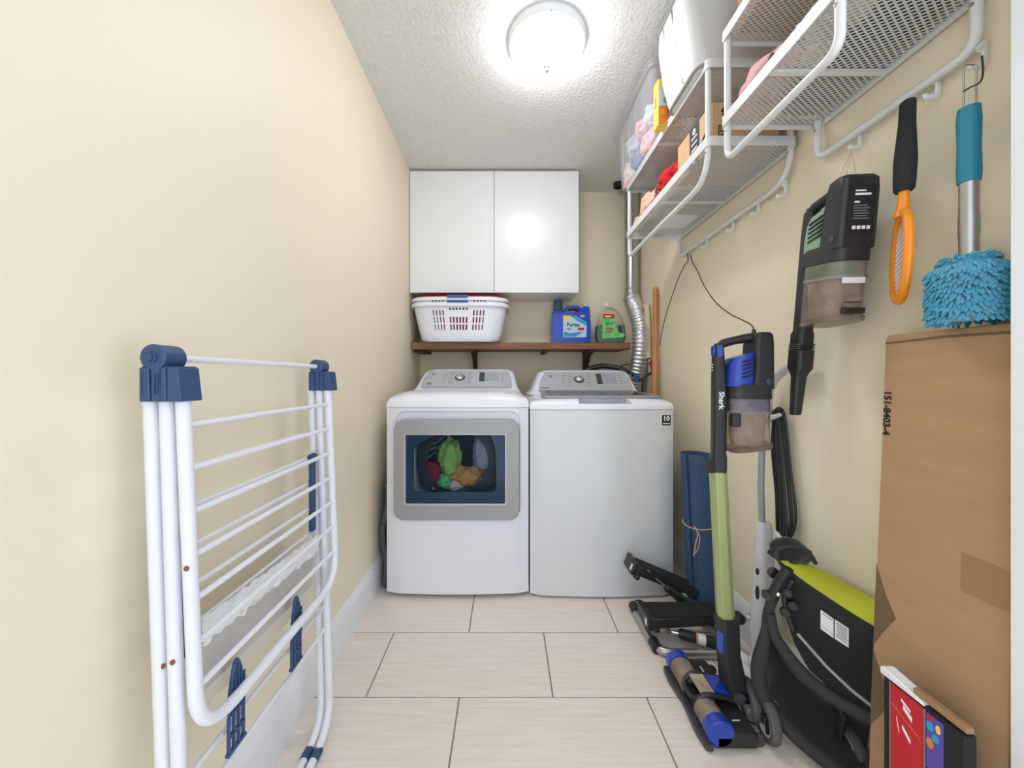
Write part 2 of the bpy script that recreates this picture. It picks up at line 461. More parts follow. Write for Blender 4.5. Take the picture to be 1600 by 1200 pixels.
# ------------------------------------------------------------------ dryer
def plan(x0, x1, yf, yb, bow, r=.012, n=14):
    pts = [(x1, yb), (x0, yb)]
    for i in range(n + 1):
        u = i / n; x = x0 + (x1 - x0) * u; k = 2 * u - 1
        e = min(u, 1 - u) * (x1 - x0)
        c = 0 if e >= r else r - math.sqrt(max(r * r - (r - e) ** 2, 0))
        pts.append((x, yf - bow * (1 - k * k) + c))
    return pts
def cap_rings(x0, x1, yf, yb, bow, levels):
    rings = []
    for z, ins, fin in levels:
        rings.append([V((p[0], p[1], z)) for p in plan(x0 + ins, x1 - ins, yf + fin, yb, bow, .012 + ins * .9)])
    return rings

def console(t, x0b, x1b, x0t, x1t, yb, yt, zb, zt, dz, yback, knob_u, disp_u, emblem_u):
    """slanted control panel; (u, v) runs over its sloping face"""
    def q(u, v, d=0):
        x = (x0b + (x1b - x0b) * u) * (1 - v) + (x0t + (x1t - x0t) * u) * v
        n = V((0, -(zt - zb), (yt - yb))).normalized()
        return V((x, yb + (yt - yb) * v, zb + (zt - zb) * v)) + n * d
    n = V((0, -(zt - zb), (yt - yb))).normalized(); up = V((0, yt - yb, zt - zb)).normalized()
    # hood: loft from the base plan to a rounded top
    def ring(v, ins, dep):
        xa = x0b * (1 - v) + x0t * v + ins; xb = x1b * (1 - v) + x1t * v - ins
        y = yb + (yt - yb) * v + dep; z = zb + (zt - zb) * v
        pts = roundpoly([(xa, y), (xb, y), (xb, yback), (xa, yback)], [.04, .04, .02, .02], 4)
        return [V((p[0], p[1] + (.012 * (2 * (p[0] - xa) / (xb - xa) - 1) ** 2 if p[1] < y + .06 else 0), z)) for p in pts]
    rings = [ring(-.06, -.012, -.012), ring(0, -.006, -.004), ring(.12, 0, 0), ring(.8, .0, 0), ring(.9, .008, .004), ring(.97, .024, .012), ring(1.0, .05, .026)]
    part('console', MB().loft(rings), 'white', t, ang=50)
    pan = [(.06, .10), (.94, .10), (.955, .5), (.93, .86), (.07, .86), (.045, .5)]
    pan = [(u, v) for u, v in roundpoly(pan, .03, 3)]
    dd = .0075
    mb = MB(); k = len(pan)
    mb.add([q(u, v, -.01) for u, v in pan] + [q(u, v, dd) for u, v in pan], [tuple(range(k)), tuple(range(2 * k - 1, k - 1, -1))] + [(i, k + i, k + (i + 1) % k, (i + 1) % k) for i in range(k)])
    pp = part('control_panel', mb, 'silver', t, label='silver control panel')
    c = q(knob_u, .52, dd)
    part('dial_bezel', MB().lathe([(.031, -.001), (.031, .003), (.027, .003), (.027, -.001)], c, n, 32), 'black', pp)
    kb = MB().lathe([(.025, 0), (.025, .008), (.02, .016), (.012, .02), (.001, .021)], c, n, 28)
    a_, b_ = V((1, 0, 0)), up
    kb.tube([c + n * .019 - (a_ * .5 - b_) * .017, c + n * .019 + (a_ * .5 - b_) * .017], .0055, 8)
    part('dial', kb, 'chrome', pp, label='round chrome dial')
    def patch(u0, u1, v0, v1, d=.0006):
        m = MB(); cs = [(u0, v0), (u1, v0), (u1, v1), (u0, v1)]
        return m.add([q(u, v, dd - .002) for u, v in cs] + [q(u, v, dd + d) for u, v in cs], [(3, 2, 1, 0), (4, 5, 6, 7)] + [(i, (i + 1) % 4, 4 + (i + 1) % 4, 4 + i) for i in range(4)])
    part('display', patch(disp_u, disp_u + .055, .34, .78), 'dark', pp)
    part('touch_panel', patch(disp_u + .062, disp_u + .20, .36, .76), 'lcd', pp)
    ink = MB()
    for i in range(3):
        u = disp_u + .07 + i * .045
        ink.add(*(lambda m: (m.v, m.f))(patch(u, u + .032, .42, .425, .001)))
        ink.add(*(lambda m: (m.v, m.f))(patch(u + .03, u + .032, .42, .7, .001)))
    for i in range(5):
        s_ = .03
        for sd in (-1, 1):
            u = knob_u + sd * .095; v = .28 + i * .12
            m = patch(u - s_ / 2 * (1 if sd < 0 else .7), u + s_ / 2, v, v + .018, .0008); ink.add(m.v, m.f)
    for i in range(4):
        m = patch(disp_u + .225, disp_u + .25, .34 + i * .12, .36 + i * .12, .0008); ink.add(m.v, m.f)
        m = patch(knob_u - .17, knob_u - .145, .34 + i * .12, .36 + i * .12, .0008); ink.add(m.v, m.f)
    part('legends', ink, 'greyink', pp, kind='stuff')
    e = q(emblem_u, .66, dd)
    em = part('emblem', MB().lathe([(.0125, -.001), (.0125, .002), (.009, .003), (.001, .003)], e, n, 24), 'chrome', pp)
    part('emblem_lettering', MB().text('GE', .011, e + n * .0032, (1, 0, 0), up, .0003), 'ink', em)
    return q, n, up, pp

dx0, dx1, dy, db = -.573, .103, 1.752, 2.44
t = thing('dryer', 'white front-loading clothes dryer with silver-framed glass door by the left wall', 'dryer', ((dx0 + dx1) / 2, 2.1, 0))
body = MB().prism(plan(dx0, dx1, dy, db, .016), 'z', .02, .897)
cav = MB().prism(rr(-.44, -.03, .475, .800, .03), 'y', dy - .1, dy + .5)
rec = MB().prism(rr(-.528, .063, .372, .884, .05), 'y', dy - .1, dy + .012)
body = cut(body, rec, cav)
part('body', body, 'white', t, ang=25)
part('top_cover', MB().loft(cap_rings(dx0 - .002, dx1 + .002, dy - .002, db, .016, [(.899, 0, 0), (.918, .001, .001), (.936, .008, .008), (.950, .020, .02), (.962, .040, .045), (.970, .066, .085), (.973, .10, .13)])), 'white', t, ang=40)
q, n, up, pp = console(t, -.545, .068, -.512, .040, 2.15, 2.33, .968, 1.094, 0, 2.44, .42, .62, .13)
part('badge', MB().box(*[v for a in zip(q(.115, .2, .007), q(.15, .27, .009)) for v in a]) if False else MB().add([q(.11, .2, .009), q(.145, .2, .009), q(.145, .28, .009), q(.11, .28, .009)], [(0, 1, 2, 3)]).solid(.001), 'greyink', pp)
for fx in (dx0 + .06, dx1 - .06):
    part('foot', MB().lathe([(.022, 0), (.022, .008), (.012, .012), (.012, .022)], (fx, dy + .05, 0), seg=16), 'black', t)
    part('foot', MB().lathe([(.022, 0), (.022, .008), (.012, .012), (.012, .022)], (fx, db - .05, 0), seg=16), 'black', t)
# door: silver frame, smoked pane with dark border
fy0, fy1 = dy - .040, dy + .006
frame = MB().prism(rr(-.526, .058, .377, .842, .045), 'y', fy0, fy1, .006, 3)
frame = cut(frame, MB().prism(rr(-.474, -.004, .450, .778, .008), 'y', fy0 - .05, fy1 + .05))
dr = part('door', frame, 'doorframe', t, label='silver door frame', ang=30)
rim = MB().prism(rr(-.476, -.002, .448, .780, .008), 'y', fy0 - .004, fy0 + .012)
rim = cut(rim, MB().prism(rr(-.470, -.008, .455, .775, .006), 'y', fy0 - .05, fy1 + .05))
part('trim_ring', rim, 'silver', dr)
bord = MB().prism(rr(-.474, -.004, .450, .778, .006), 'y', fy0 + .012, fy0 + .02)
bord = cut(bord, MB().prism(roundpoly([(-.435, .505), (-.050, .505), (-.050, .60), (-.052, .70), (-.075, .775), (-.33, .775), (-.435, .715)], .02), 'y', fy0 - .1, fy1 + .1))
part('glass_border', bord, 'teal_rim', dr)
part('glass_pane', MB().box(-.474, -.004, fy0 + .005, fy0 + .009, .450, .778), 'teal_glass', dr)
# drum behind the door
dc = V((-.235, dy + .06, .625))
drm = MB().lathe([(.30, 0), (.30, .42), (.28, .43), (.0, .43)], dc, (0, 1, 0), 40, cap=False)
pr = [(.24, 0)]
part('drum', MB().lathe([(.145, 0), (.20, .01), (.20, .40), (.001, .41)], V((-.235, dy + .02, .637)), (0, 1, 0), 40, cap=False), 'drum', t)
lint = MB()
for i in range(5):
    a = math.radians(110 + i * 16)
    p = V((-.235 + .15 * math.cos(a), dy + .04, .637 + .13 * math.sin(a)))
    lint.tube([p, p + V((.05, .3, .02))], .004, 6)
part('drum_baffle', lint, 'silver', t)
def lump(name, label, c, size, m, seed, group=None, amp=.35, freq=2.2, cat='cloth', sub=4):
    c = V(c)
    return solo(name, MB().blob(c, size, seed, amp, freq, sub), m, label, cat, (c.x, c.y, c.z - size[2]), group, 60)
lump('towel', 'yellow-green patterned towel behind the dryer window, tallest of the laundry', (-.285, dy + .11, .635), (.055, .06, .10), 'greencloth', 3, cat='towel')
lump('towel', 'tan and orange towel heaped low in the middle of the dryer window', (-.195, dy + .10, .547), (.085, .06, .048), 'orangecloth', 5, cat='towel')
lump('shirt', 'crimson crumpled cloth at the lower left of the dryer window', (-.365, dy + .10, .560), (.040, .05, .060), 'crimson', 8, cat='laundry')
lump('shirt', 'bright green crumpled cloth at the bottom of the dryer window', (-.305, dy + .06, .530), (.030, .035, .035), 'labelgreen', 9, cat='laundry')
lump('sheet', 'pale grey sheet filling the right side of the dryer window', (-.105, dy + .19, .625), (.075, .07, .15), 'lilac', 12, amp=.2, cat='laundry')
lump('blouse', 'olive and dark striped cloth at the top left of the dryer window', (-.345, dy + .20, .675), (.06, .06, .09), 'charcoal', 14, cat='laundry')
lump('towel', 'pale striped cloth at the bottom middle of the dryer window', (-.255, dy + .075, .510), (.045, .035, .022), 'cream', 21, cat='laundry')
lump('towel', 'tan cloth at the bottom left of the dryer window', (-.345, dy + .065, .508), (.040, .035, .024), 'orangecloth', 23, cat='laundry')
lump('sock', 'small tan cloth between the green and orange towels in the dryer', (-.232, dy + .075, .575), (.025, .03, .035), 'orangecloth', 17, cat='laundry')

# ------------------------------------------------------------------ washer
wx0, wx1, wy, wb = .110, .794, 1.752, 2.44
t = thing('washer', 'white top-loading washing machine with silver lid beside the dryer', 'washing machine', ((wx0 + wx1) / 2, 2.1, 0))
part('body', MB().prism(plan(wx0, wx1, wy, wb, .018), 'z', .010, .888), 'white2', t, ang=25)
tc = MB().loft(cap_rings(wx0 - .002, wx1 + .002, wy - .002, wb, .018, [(.890, 0, 0), (.905, .001, .001), (.918, .006, .008), (.928, .016, .018), (.936, .034, .035), (.940, .06, .07)]))
tc = cut(tc, MB().prism(roundpoly([(.33, wy - .1), (.60, wy - .1), (.58, wy + .075), (.35, wy + .075)], .01), 'z', .916, 1.0))
part('top_cover', tc, 'white', t, ang=30)
part('lid_grip', MB().prism(roundpoly([(.332, wy - .004), (.598, wy - .004), (.579, wy + .074), (.351, wy + .074)], .008), 'z', .9165, .9185), 'silver', t, label='grey hand recess under the lid')
lid = MB().prism(roundpoly([(.172, wy + .045), (.752, wy + .045), (.735, 2.13), (.19, 2.13)], .025), 'z', 0, .011, .003, 2)
lid.mapped(lambda p: V((p.x, p.y, .938 + p.z + (p.y - wy) * .045)))
part('lid', lid, 'doorframe', t, label='silver glass lid')
part('lid_glass', MB().prism(roundpoly([(.20, wy + .08), (.72, wy + .08), (.70, 2.10), (.22, 2.10)], .03), 'z', 0, .002).mapped(lambda p: V((p.x, p.y, .949 + p.z + (p.y - wy) * .045))), 'teal_glass', t)
q, n, up, pp = console(t, .140, .775, .205, .765, 2.14, 2.33, .948, 1.088, 0, 2.44, .44, .62, .14)
part('model_lettering', MB().text('DEEP FILL', .011, q(.13, .2, .0085), (1, 0, 0), up, .0003) if False else MB().add([q(.075, .16, .009), q(.16, .16, .009), q(.16, .2, .009), q(.075, .2, .009)], [(0, 1, 2, 3)]).solid(.001), 'greyink', pp)
px0, pz0 = .740, .822
yq = wy - .018 * (1 - ((2 * (.762 - wx0) / (wx1 - wx0)) - 1) ** 2) - .002
st = part('sticker', MB().box(.729, .777, yq - .002, yq + .008, .811, .866), 'whiteink', t)
part('sticker_field', MB().box(.732, .774, yq - .0026, yq, .814, .863), 'ink', st)
part('sticker_number', MB().text('10', .031, (.753, yq - .003, .846), (1, 0, 0), (0, 0, 1), .0004, bold=.0012), 'whiteink', st)
sl = MB()
for i in range(8): sl.box(.7365 + i * .0042, .7396 + i * .0042, yq - .0032, yq, .8205, .8255)
part('sticker_line', sl, 'whiteink', st, kind='stuff')
for fx in (wx0 + .06, wx1 - .06):
    for fy in (wy + .05, wb - .05):
        part('foot', MB().lathe([(.022, 0), (.022, .006), (.012, .008), (.012, .012)], (fx, fy, 0), seg=16), 'black', t)

solo('folded_sheet', MB().grid(lambda u, v: V((-.612 + .012 * math.sin(v * 9) + .01 * v, 1.80 + .45 * u, .02 + .50 * v)), 6, 24).solid(.022),
     'charcoal', 'dark marbled folded sheet squeezed between the dryer and the left wall', 'sheet', (-.61, 2.0, 0))

# ------------------------------------------------------------------ laundry baskets
def basket(cx, cyy, a0, b0, a1, b1, z0, z1, holes, exp=4.0, NU=120):
    """walls of an oblong basket; holes = list of (u0,u1,v0,v1) cells left open"""
    us = sorted(set([i / NU for i in range(NU + 1)] + [round(h[k], 5) for h in holes for k in (0, 1)]))
    vs = sorted(set([0, .06, .2, .4, .6, .8, 1] + [round(h[k], 5) for h in holes for k in (2, 3)]))
    def pt(u, v):
        a = a0 + (a1 - a0) * (v ** .8); b = b0 + (b1 - b0) * (v ** .8)
        if v < .06: k = .94 + .06 * v / .06; a *= k; b *= k
        an = 2 * PI * u - PI / 2
        c, s_ = math.cos(an), math.sin(an); e = 2 / exp
        return V((cx + a * math.copysign(abs(c) ** e, c), cyy + b * math.copysign(abs(s_) ** e, s_), z0 + (z1 - z0) * v))
    mb = MB(); idx = {}
    for i in range(len(us) - 1):
        for j in range(len(vs) - 1):
            um, vm = (us[i] + us[i + 1]) / 2, (vs[j] + vs[j + 1]) / 2
            if any(h[0] < um < h[1] and h[2] < vm < h[3] for h in holes): continue
            mb.add([pt(us[i], vs[j]), pt(us[i + 1], vs[j]), pt(us[i + 1], vs[j + 1]), pt(us[i], vs[j + 1])], [(0, 1, 2, 3)])
    mb.add([pt(u, 0) for u in us[:-1]], [tuple(range(len(us) - 1))])
    b = mb.bm(); bmesh.ops.remove_doubles(b, verts=b.verts, dist=1e-5); mb = MB().frombm(b)
    return mb.solid(.0025), pt
def rim_of(pt, h, out):
    rings = []
    for dz, o in ((-h, .001), (-h, out), (-.004, out * .8), (0, out * .5), (.0, -.004), (-.008, -.004)):
        r = []
        for i in range(96):
            p = pt(i / 96, 1.0); c = V((BC[0], BC[1], p.z)); d = (p - c); d.z = 0
            r.append(p + d.normalized() * o + V((0, 0, dz)))
        rings.append(r)
    return MB().loft(rings, False, False)
BC = (-.306, 2.505)
# the u of a point on the front at x
def u_of(x, a, exp=4.0):
    c = max(-1, min(1, (x - BC[0]) / a)); an = math.acos(math.copysign(abs(c) ** (exp / 2), c))
    return (2 * PI - an + PI / 2) / (2 * PI) % 1.0
def hole_set(v_rows, zshift=0):
    hs = []
    a = .292
    cols = [(676 + i * 5.0) for i in range(4)] + [(702 + i * 5.1) for i in range(6)] + [(738.5 + i * 5.1) for i in range(4)]
    for ci, pxx in enumerate(cols):
        mid = 4 <= ci < 10
        x0 = (pxx - VX) * 2.345 / F; x1 = (pxx + 2.9 - VX) * 2.345 / F
        ua, ub = u_of(x0, a), u_of(x1, a)
        for (v0, v1, onlymid) in v_rows:
            if onlymid == 0 and mid: continue
            if onlymid == 1 and not mid: continue
            hs.append((round(ua - (1 if ua > .5 else 0) + (1 if ua < 0 else 0), 5) % 1, round(ub, 5) % 1, v0, v1))
    return [h for h in hs if h[0] < h[1]]
rows = [(.655, .79, 0), (.80, .85, 1), (.47, .62, 2), (.29, .43, 2)]
gs = [(.15, .25, 2)]
g = 'nested laundry baskets on the shelf'
wall_, pt = basket(BC[0], BC[1], .253, .130, .312, .166, sz + .001, 1.520, hole_set(rows))
t = thing('laundry_basket', 'white slotted laundry basket resting on the wooden shelf, lowest of the nest', 'basket', (BC[0], BC[1], sz), g)
part('tub', wall_, 'white', t, ang=40); part('rim', rim_of(pt, .026, .014), 'white', t, ang=50)
yh = BC[1] - .166 - .016
part('handle_clip', MB().box((699 - VX) * 2.33 / F, (731 - VX) * 2.33 / F, yh - .004, yh + .016, 1.513, 1.528, .003), 'gripblue', t, label='blue handle grip')
part('handle_tab', MB().box((699 - VX) * 2.33 / F, (731 - VX) * 2.33 / F, yh - .001, yh + .014, 1.490, 1.5125, .003), 'white', t)
rows2 = [(.60, .90, 2), (.40, .56, 2), (.17, .36, 2)]
wall2, pt2 = basket(BC[0], BC[1], .243, .122, .310, .164, sz + .006, 1.552, hole_set([(.08, .93, 2)]))
t2 = thing('laundry_basket', 'second white laundry basket nested inside the lowest one, its rim above it', 'basket', (BC[0], BC[1], sz + .006), g)
part('tub', wall2, 'white', t2, ang=40); part('rim', rim_of(pt2, .022, .013), 'white', t2, ang=50)
part('handle_clip', MB().box((699 - VX) * 2.33 / F, (731 - VX) * 2.33 / F, yh - .004, yh + .016, 1.546, 1.561, .003), 'gripblue', t2, label='blue handle grip')
wall3, pt3 = basket(BC[0], BC[1], .225, .112, .296, .152, sz + .012, 1.562, [])
t3 = thing('laundry_basket', 'red laundry basket innermost of the nest, showing through the white slots', 'basket', (BC[0], BC[1], sz + .012), g)
part('tub', wall3, 'red', t3, ang=40); part('rim', rim_of(pt3, .012, .008), 'red', t3, ang=50)

# ------------------------------------------------------------------ detergent
def PX(px, y): return (px - VX) * y / F
def PZ(py, y): return CAM_H - (py - VY) * y / F
jy = 2.53
def jp(x, y): return (PX(x, jy), PZ(y, jy))
jug = [(863, 534.2), (923, 534.2), (923.5, 512), (922.5, 486), (921, 476), (912, 476), (909, 479), (904, 474.5), (886, 474.5), (882, 484), (879, 486), (864, 486), (862, 512)]
hole = [(888, 479.5), (902, 479), (906, 482), (902, 485), (887, 485.5)]
t = thing('detergent_jug', 'large cobalt-blue laundry detergent jug with top handle, standing on the wooden shelf', 'detergent', (PX(893, jy), jy + .05, sz))
yb0, yb1 = jy, jy + .10
mbj = MB().prism(roundpoly([jp(*p) for p in jug], .012, 4), 'y', yb0, yb1, .012, 3)
mbj = cut(mbj, MB().prism(roundpoly([jp(*p) for p in hole], .007, 4), 'y', yb0 - .1, yb1 + .1))
dz_ = PZ(534.2, jy) - sz
mbj.mapped(lambda p: p - V((0, 0, dz_)))
part('bottle', mbj, 'jugblue', t, ang=45)
part('cap', MB().lathe([(.014, 0), (.014, .012), (.011, .016), (.001, .016)], (PX(916.5, jy), jy + .05, PZ(476, jy) - .002), seg=20), 'labelblue', t, label='pale blue cap')
rb = MB()
for k in range(6):
    z = PZ(494 + k * 7, jy)
    rb.box(PX(864, jy), PX(878, jy), yb0 - .0015, yb0 + .004, z - .0015, z + .0015)
part('grip_ribs', rb, 'jugblue', t)
lab = roundpoly([jp(*p) for p in [(880, 527), (916, 527), (917, 504), (900, 494), (880, 492.5)]], .006, 3)
lb = part('label', MB().prism(lab, 'y', yb0 - .0012, yb0 + .002), 'labelblue', t)
part('label_flash', MB().prism([jp(*p) for p in [(880, 493), (897, 494), (880.2, 503)]], 'y', yb0 - .0016, yb0), 'yellow', lb)
part('label_sweep', MB().prism([jp(*p) for p in [(892, 493.6), (900, 494.6), (917, 504.5), (917, 510), (900, 500)]], 'y', yb0 - .0016, yb0), 'aqua', lb)
part('label_sweep', MB().prism(roundpoly([jp(*p) for p in [(881, 526), (900, 526), (912, 518), (890, 520.5), (881, 518)]], .004), 'y', yb0 - .0016, yb0), 'aqua', lb)
part('brand_lettering', MB().text('Purex', .040, V((PX(895.5, jy), yb0 - .002, PZ(507.5, jy))), (1, 0, 0), (0, 0, 1), .0004, bold=.0008, sx=.92), 'ink', lb)
part('claim_lettering', MB().text('4in1', .019, V((PX(889.5, jy), yb0 - .002, PZ(514, jy))), (1, 0, 0), (0, 0, 1), .0004, bold=.0007), 'redink', lb)
part('claim_pill', MB().prism(rr(PX(902.5, jy), PX(913, jy), PZ(516.2, jy), PZ(512, jy), .008), 'y', yb0 - .0018, yb0), 'redink', lb)
part('size_lettering', MB().text('250', .019, V((PX(910, jy), yb0 - .001, PZ(494, jy))), (1, 0, 0), (0, 0, 1), .0004, bold=.0009), 'yellow', t)

by = 2.64
t = thing('detergent_bottle', 'dark blue bottle with white spout and clear measuring cap, behind the blue jug', 'detergent', (PX(872, by), by, sz))
part('bottle', MB().prism(roundpoly([(PX(862.5, by), sz), (PX(885, by), sz), (PX(885, by), PZ(487, by)), (PX(879, by), PZ(484, by)), (PX(866, by), PZ(484, by)), (PX(862.5, by), PZ(490, by))], .008), 'y', by - .005, by + .06, .008, 2), 'jugblue', t)
part('spout', MB().lathe([(.018, -.005), (.018, .02), (.012, .03), (.012, .045), (.002, .046)], (PX(869, by), by + .02, PZ(484, by)), seg=20), 'whiteink', t)
part('measuring_cap', MB().lathe([(.034, -.002), (.034, .05), (.030, .066), (.002, .067)], (PX(872.5, by), by + .02, PZ(484, by)), seg=24), 'cap', t)

gy = 2.54
def gp(x, y): return (PX(x, gy), PZ(y, gy))
t = thing('dish_soap_bottle', 'clear bottle of green liquid detergent with side handle, right end of the shelf', 'detergent', (PX(955, gy), gy + .05, sz))
outl = [(935, 534.2), (976, 534.2), (979, 520), (977, 505), (972, 490), (964, 480), (955, 475.5), (947, 479), (938, 488), (934, 505), (932, 520)]
hol = [(964, 497), (969, 501), (972, 514), (969, 518), (963, 512), (961, 503)]
gd = PZ(534.2, gy) - sz
mg = MB().prism(roundpoly([gp(*p) for p in outl], .02, 4), 'y', gy, gy + .085, .016, 3)
mg = cut(mg, MB().prism(roundpoly([gp(*p) for p in hol], .006), 'y', gy - .1, gy + .2))
part('bottle', mg.mapped(lambda p: p - V((0, 0, gd))), 'clearjug', t, ang=50)
liq = [(936, 533.2), (975, 533.2), (978, 520), (976, 504), (934.6, 504), (933, 520)]
ml = MB().prism(roundpoly([gp(*p) for p in liq], .012, 4), 'y', gy + .002, gy + .083, .012, 3)
ml = cut(ml, MB().prism(roundpoly([(PX(955 + (x - 955) * 1.0 + (1.5 if x > 966 else -1.5), gy), PZ(y + (1.5 if y > 508 else -1.5), gy)) for x, y in hol], .006), 'y', gy - .1, gy + .2))
part('liquid', ml.mapped(lambda p: p - V((0, 0, gd))), 'greenliq', t, ang=50)
part('cap', MB().lathe([(.015, -.008), (.015, .012), (.009, .016), (.009, .024), (.001, .025)], (PX(950, gy), gy + .042, PZ(476, gy)), seg=20), 'whiteink', t, label='white cap')
lg = roundpoly([gp(*p) for p in [(941, 529), (942, 498), (960, 498), (962, 512), (968, 521), (977, 521), (975, 527)]], .008)
lb = part('label', MB().prism(lg, 'y', gy - .0012, gy + .002), 'labelgreen', t, label='bright green label')
part('label_flash', MB().prism(rr(PX(942.5, gy), PX(959.5, gy), PZ(497.5, gy), PZ(491, gy), .006), 'y', gy - .0018, gy + .002), 'redink', lb)
bars = MB()
for (a, b, y) in ((945, 955, 494.5),): bars.box(PX(a, gy), PX(b, gy), gy - .0024, gy - .001, PZ(y + 1, gy), PZ(y - 1, gy))
part('flash_lettering', bars, 'whiteink', lb)
rb = MB()
for (a, b, y) in ((946, 958, 513.5), (947, 956, 516.5), (946, 956.5, 519.5)): rb.box(PX(a, gy), PX(b, gy), gy - .0024, gy - .001, PZ(y + .9, gy), PZ(y - .9, gy))
part('claim_lettering', rb, 'redink', lb)
db_ = MB()
for (a, b, y) in ((945, 959, 505), (947, 957, 507.3)): db_.box(PX(a, gy), PX(b, gy), gy - .0024, gy - .001, PZ(y + .6, gy), PZ(y - .6, gy))
db_.tube([V((PX(950, gy), gy - .0015, PZ(503.5, gy))), V((PX(951.5, gy), gy - .0015, PZ(500, gy))), V((PX(953, gy), gy - .0015, PZ(503.5, gy)))], .001, 6)
part('maker_mark', db_, 'navy', lb)

# ------------------------------------------------------------------ duct, pipes, hoses, stick
t = thing('dryer_duct', 'silver dryer vent duct rising in the back right corner beside the wooden shelf', 'duct', (.90, 2.60, 0))
dcx, dcy = .884, 2.62
pipe = MB().lathe([(.051, 0), (.051, ZC - 1.60), (.0, ZC - 1.60)], (dcx, dcy, 1.60), seg=32, cap=False)
for z in (1.62, 1.66, 2.1): pipe.lathe([(.051, 0), (.054, .004), (.054, .010), (.051, .014)], (dcx, dcy, z), seg=32, cap=False)
part('rigid_pipe', pipe, 'galv', t)
path = smooth([(dcx, dcy, 1.61), (dcx + .004, dcy - .03, 1.56), (.893, 2.52, 1.48), (.891, 2.455, 1.36), (.884, 2.45, 1.2), (.872, 2.49, 1.05), (.848, 2.54, .9), (.75, 2.585, .6)], 26)
R = []
for i in range(len(path)):
    R.append(.050 + (.005 if i % 4 < 2 else -.001) + .0012 * math.sin(i * 1.9))
flex = MB().tube(path, R, 28)
part('flexible_hose', flex.mapped(lambda p: p + noise.noise_vector(p * 55) * .0022), 'foil', t, label='crinkled foil hose', ang=180)
part('hose_clamp', MB().lathe([(.054, 0), (.058, .002), (.058, .014), (.054, .016)], (dcx, dcy, 1.585), seg=32, cap=False).box(dcx - .065, dcx - .05, dcy - .03, dcy - .01, 1.585, 1.60), 'steel', t)
solo('water_pipe', MB().tube(smooth([(.926, 2.47, 1.52), (.927, 2.445, 1.50), (.927, 2.43, 1.40), (.926, 2.425, 1.22)], 6), [.018] * 19, 14).lathe([(.021, 0), (.021, .05)], (.926, 2.425, 1.17), seg=14),
     'beigepvc', 'beige drain standpipe against the corner right of the foil duct', 'pipe', (.926, 2.425, 1.17))
def valve(px, py, y, m, label, back):
    c = P(px, py, y)
    t = thing('tap', label, 'valve', c)
    e = c + V(back)
    part('stem', MB().tube([e, c], .010, 10).tube([e + V((0, 0, .03)), e + V((0, 0, -.07))], .010, 10), 'steel', t)
    part('handle', MB().lathe([(.006, -.004), (.020, -.002), (.022, .004), (.020, .010), (.006, .012)], c + V((0, -.008, 0)), (0, -1, 0), 12).box(c.x - .008, c.x + .008, c.y - .022, c.y - .006, c.z - .034, c.z - .005, .003), m, t)
valve(1018, 568, 2.352, 'red', 'red-handled hot water tap in the corner behind the stick', (.004, .04, 0))
valve(993, 590, 2.36, 'gripblue', 'blue-handled cold water tap behind the washer console', (-.03, .02, -.01))
h1 = smooth([P(905, 588, 2.56), P(918, 578, 2.55), P(940, 572, 2.54), P(965, 575, 2.50), P(980, 582, 2.46), P(988, 588, 2.42)], 10)
solo('drain_hose', MB().tube(h1, [.017 + (.0015 if i % 2 else 0) for i in range(len(h1))], 12), 'black', 'thick black corrugated hose arching behind the washer console', 'hose', P(940, 572, 2.54))
solo('inlet_hose', MB().tube(smooth([P(968, 577, 2.62), P(972, 571, 2.62), P(982, 569, 2.64), P(996, 567, 2.66)], 8), .003, 8), 'black', 'thin black cable looping from the black hose behind the duct', 'cable', P(982, 569, 2.64))
h3 = smooth([P(998, 595, 2.36), P(1005, 590, 2.36), P(1013, 585, 2.36), P(1021, 583, 2.36)], 8)
solo('inlet_hose', MB().tube(h3, .008, 10).tube(smooth([P(1004, 590, 2.36), P(1004, 602, 2.36), P(1004, 616, 2.36), P(1004, 640, 2.36)], 6), .006, 10), 'black', 'black water hose running across the foil duct to the red tap', 'hose', P(1008, 590, 2.48))
a, b = P(1030, 448, 2.30), P(1013, 760, 2.24)
a.x = .928
d = (b - a); d.y = -.02
a2 = V((.930, 2.31, 1.606)); b2 = V((.872, 2.20, 0.0))
t = thing('broom_stick', 'orange-brown wooden stick leaning in the corner behind the washing machine', 'stick', b2)
part('stick', MB().tube([b2, a2 + (b2 - a2) * .01, a2 + (b2 - a2) * .003, a2], [.0165, .0165, .013, .008], 16), 'broom', t)
hd = a2 + (b2 - a2) * .035 + V((.006, -.016, 0))
part('hang_hole', MB().lathe([(.004, -.001), (.004, .002)], hd, (0, -1, 0), 12), 'ink', t)

solo('pipe_collar', MB().lathe([(.030, 0), (.034, -.006), (.034, -.03), (.020, -.034), (.020, -.001)], (.785, 2.60, ZC), seg=20), 'blackm', 'small black pipe collar on the ceiling left of the silver duct', 'collar', (.785, 2.60, ZC))
# ------------------------------------------------------------------ steel mesh shelf racks on the right wall
SX0, SX1 = .645, .940          # front lip, wall side
Z_LO, Z_UP, Z_RAIL = 1.79, 2.042, 1.690

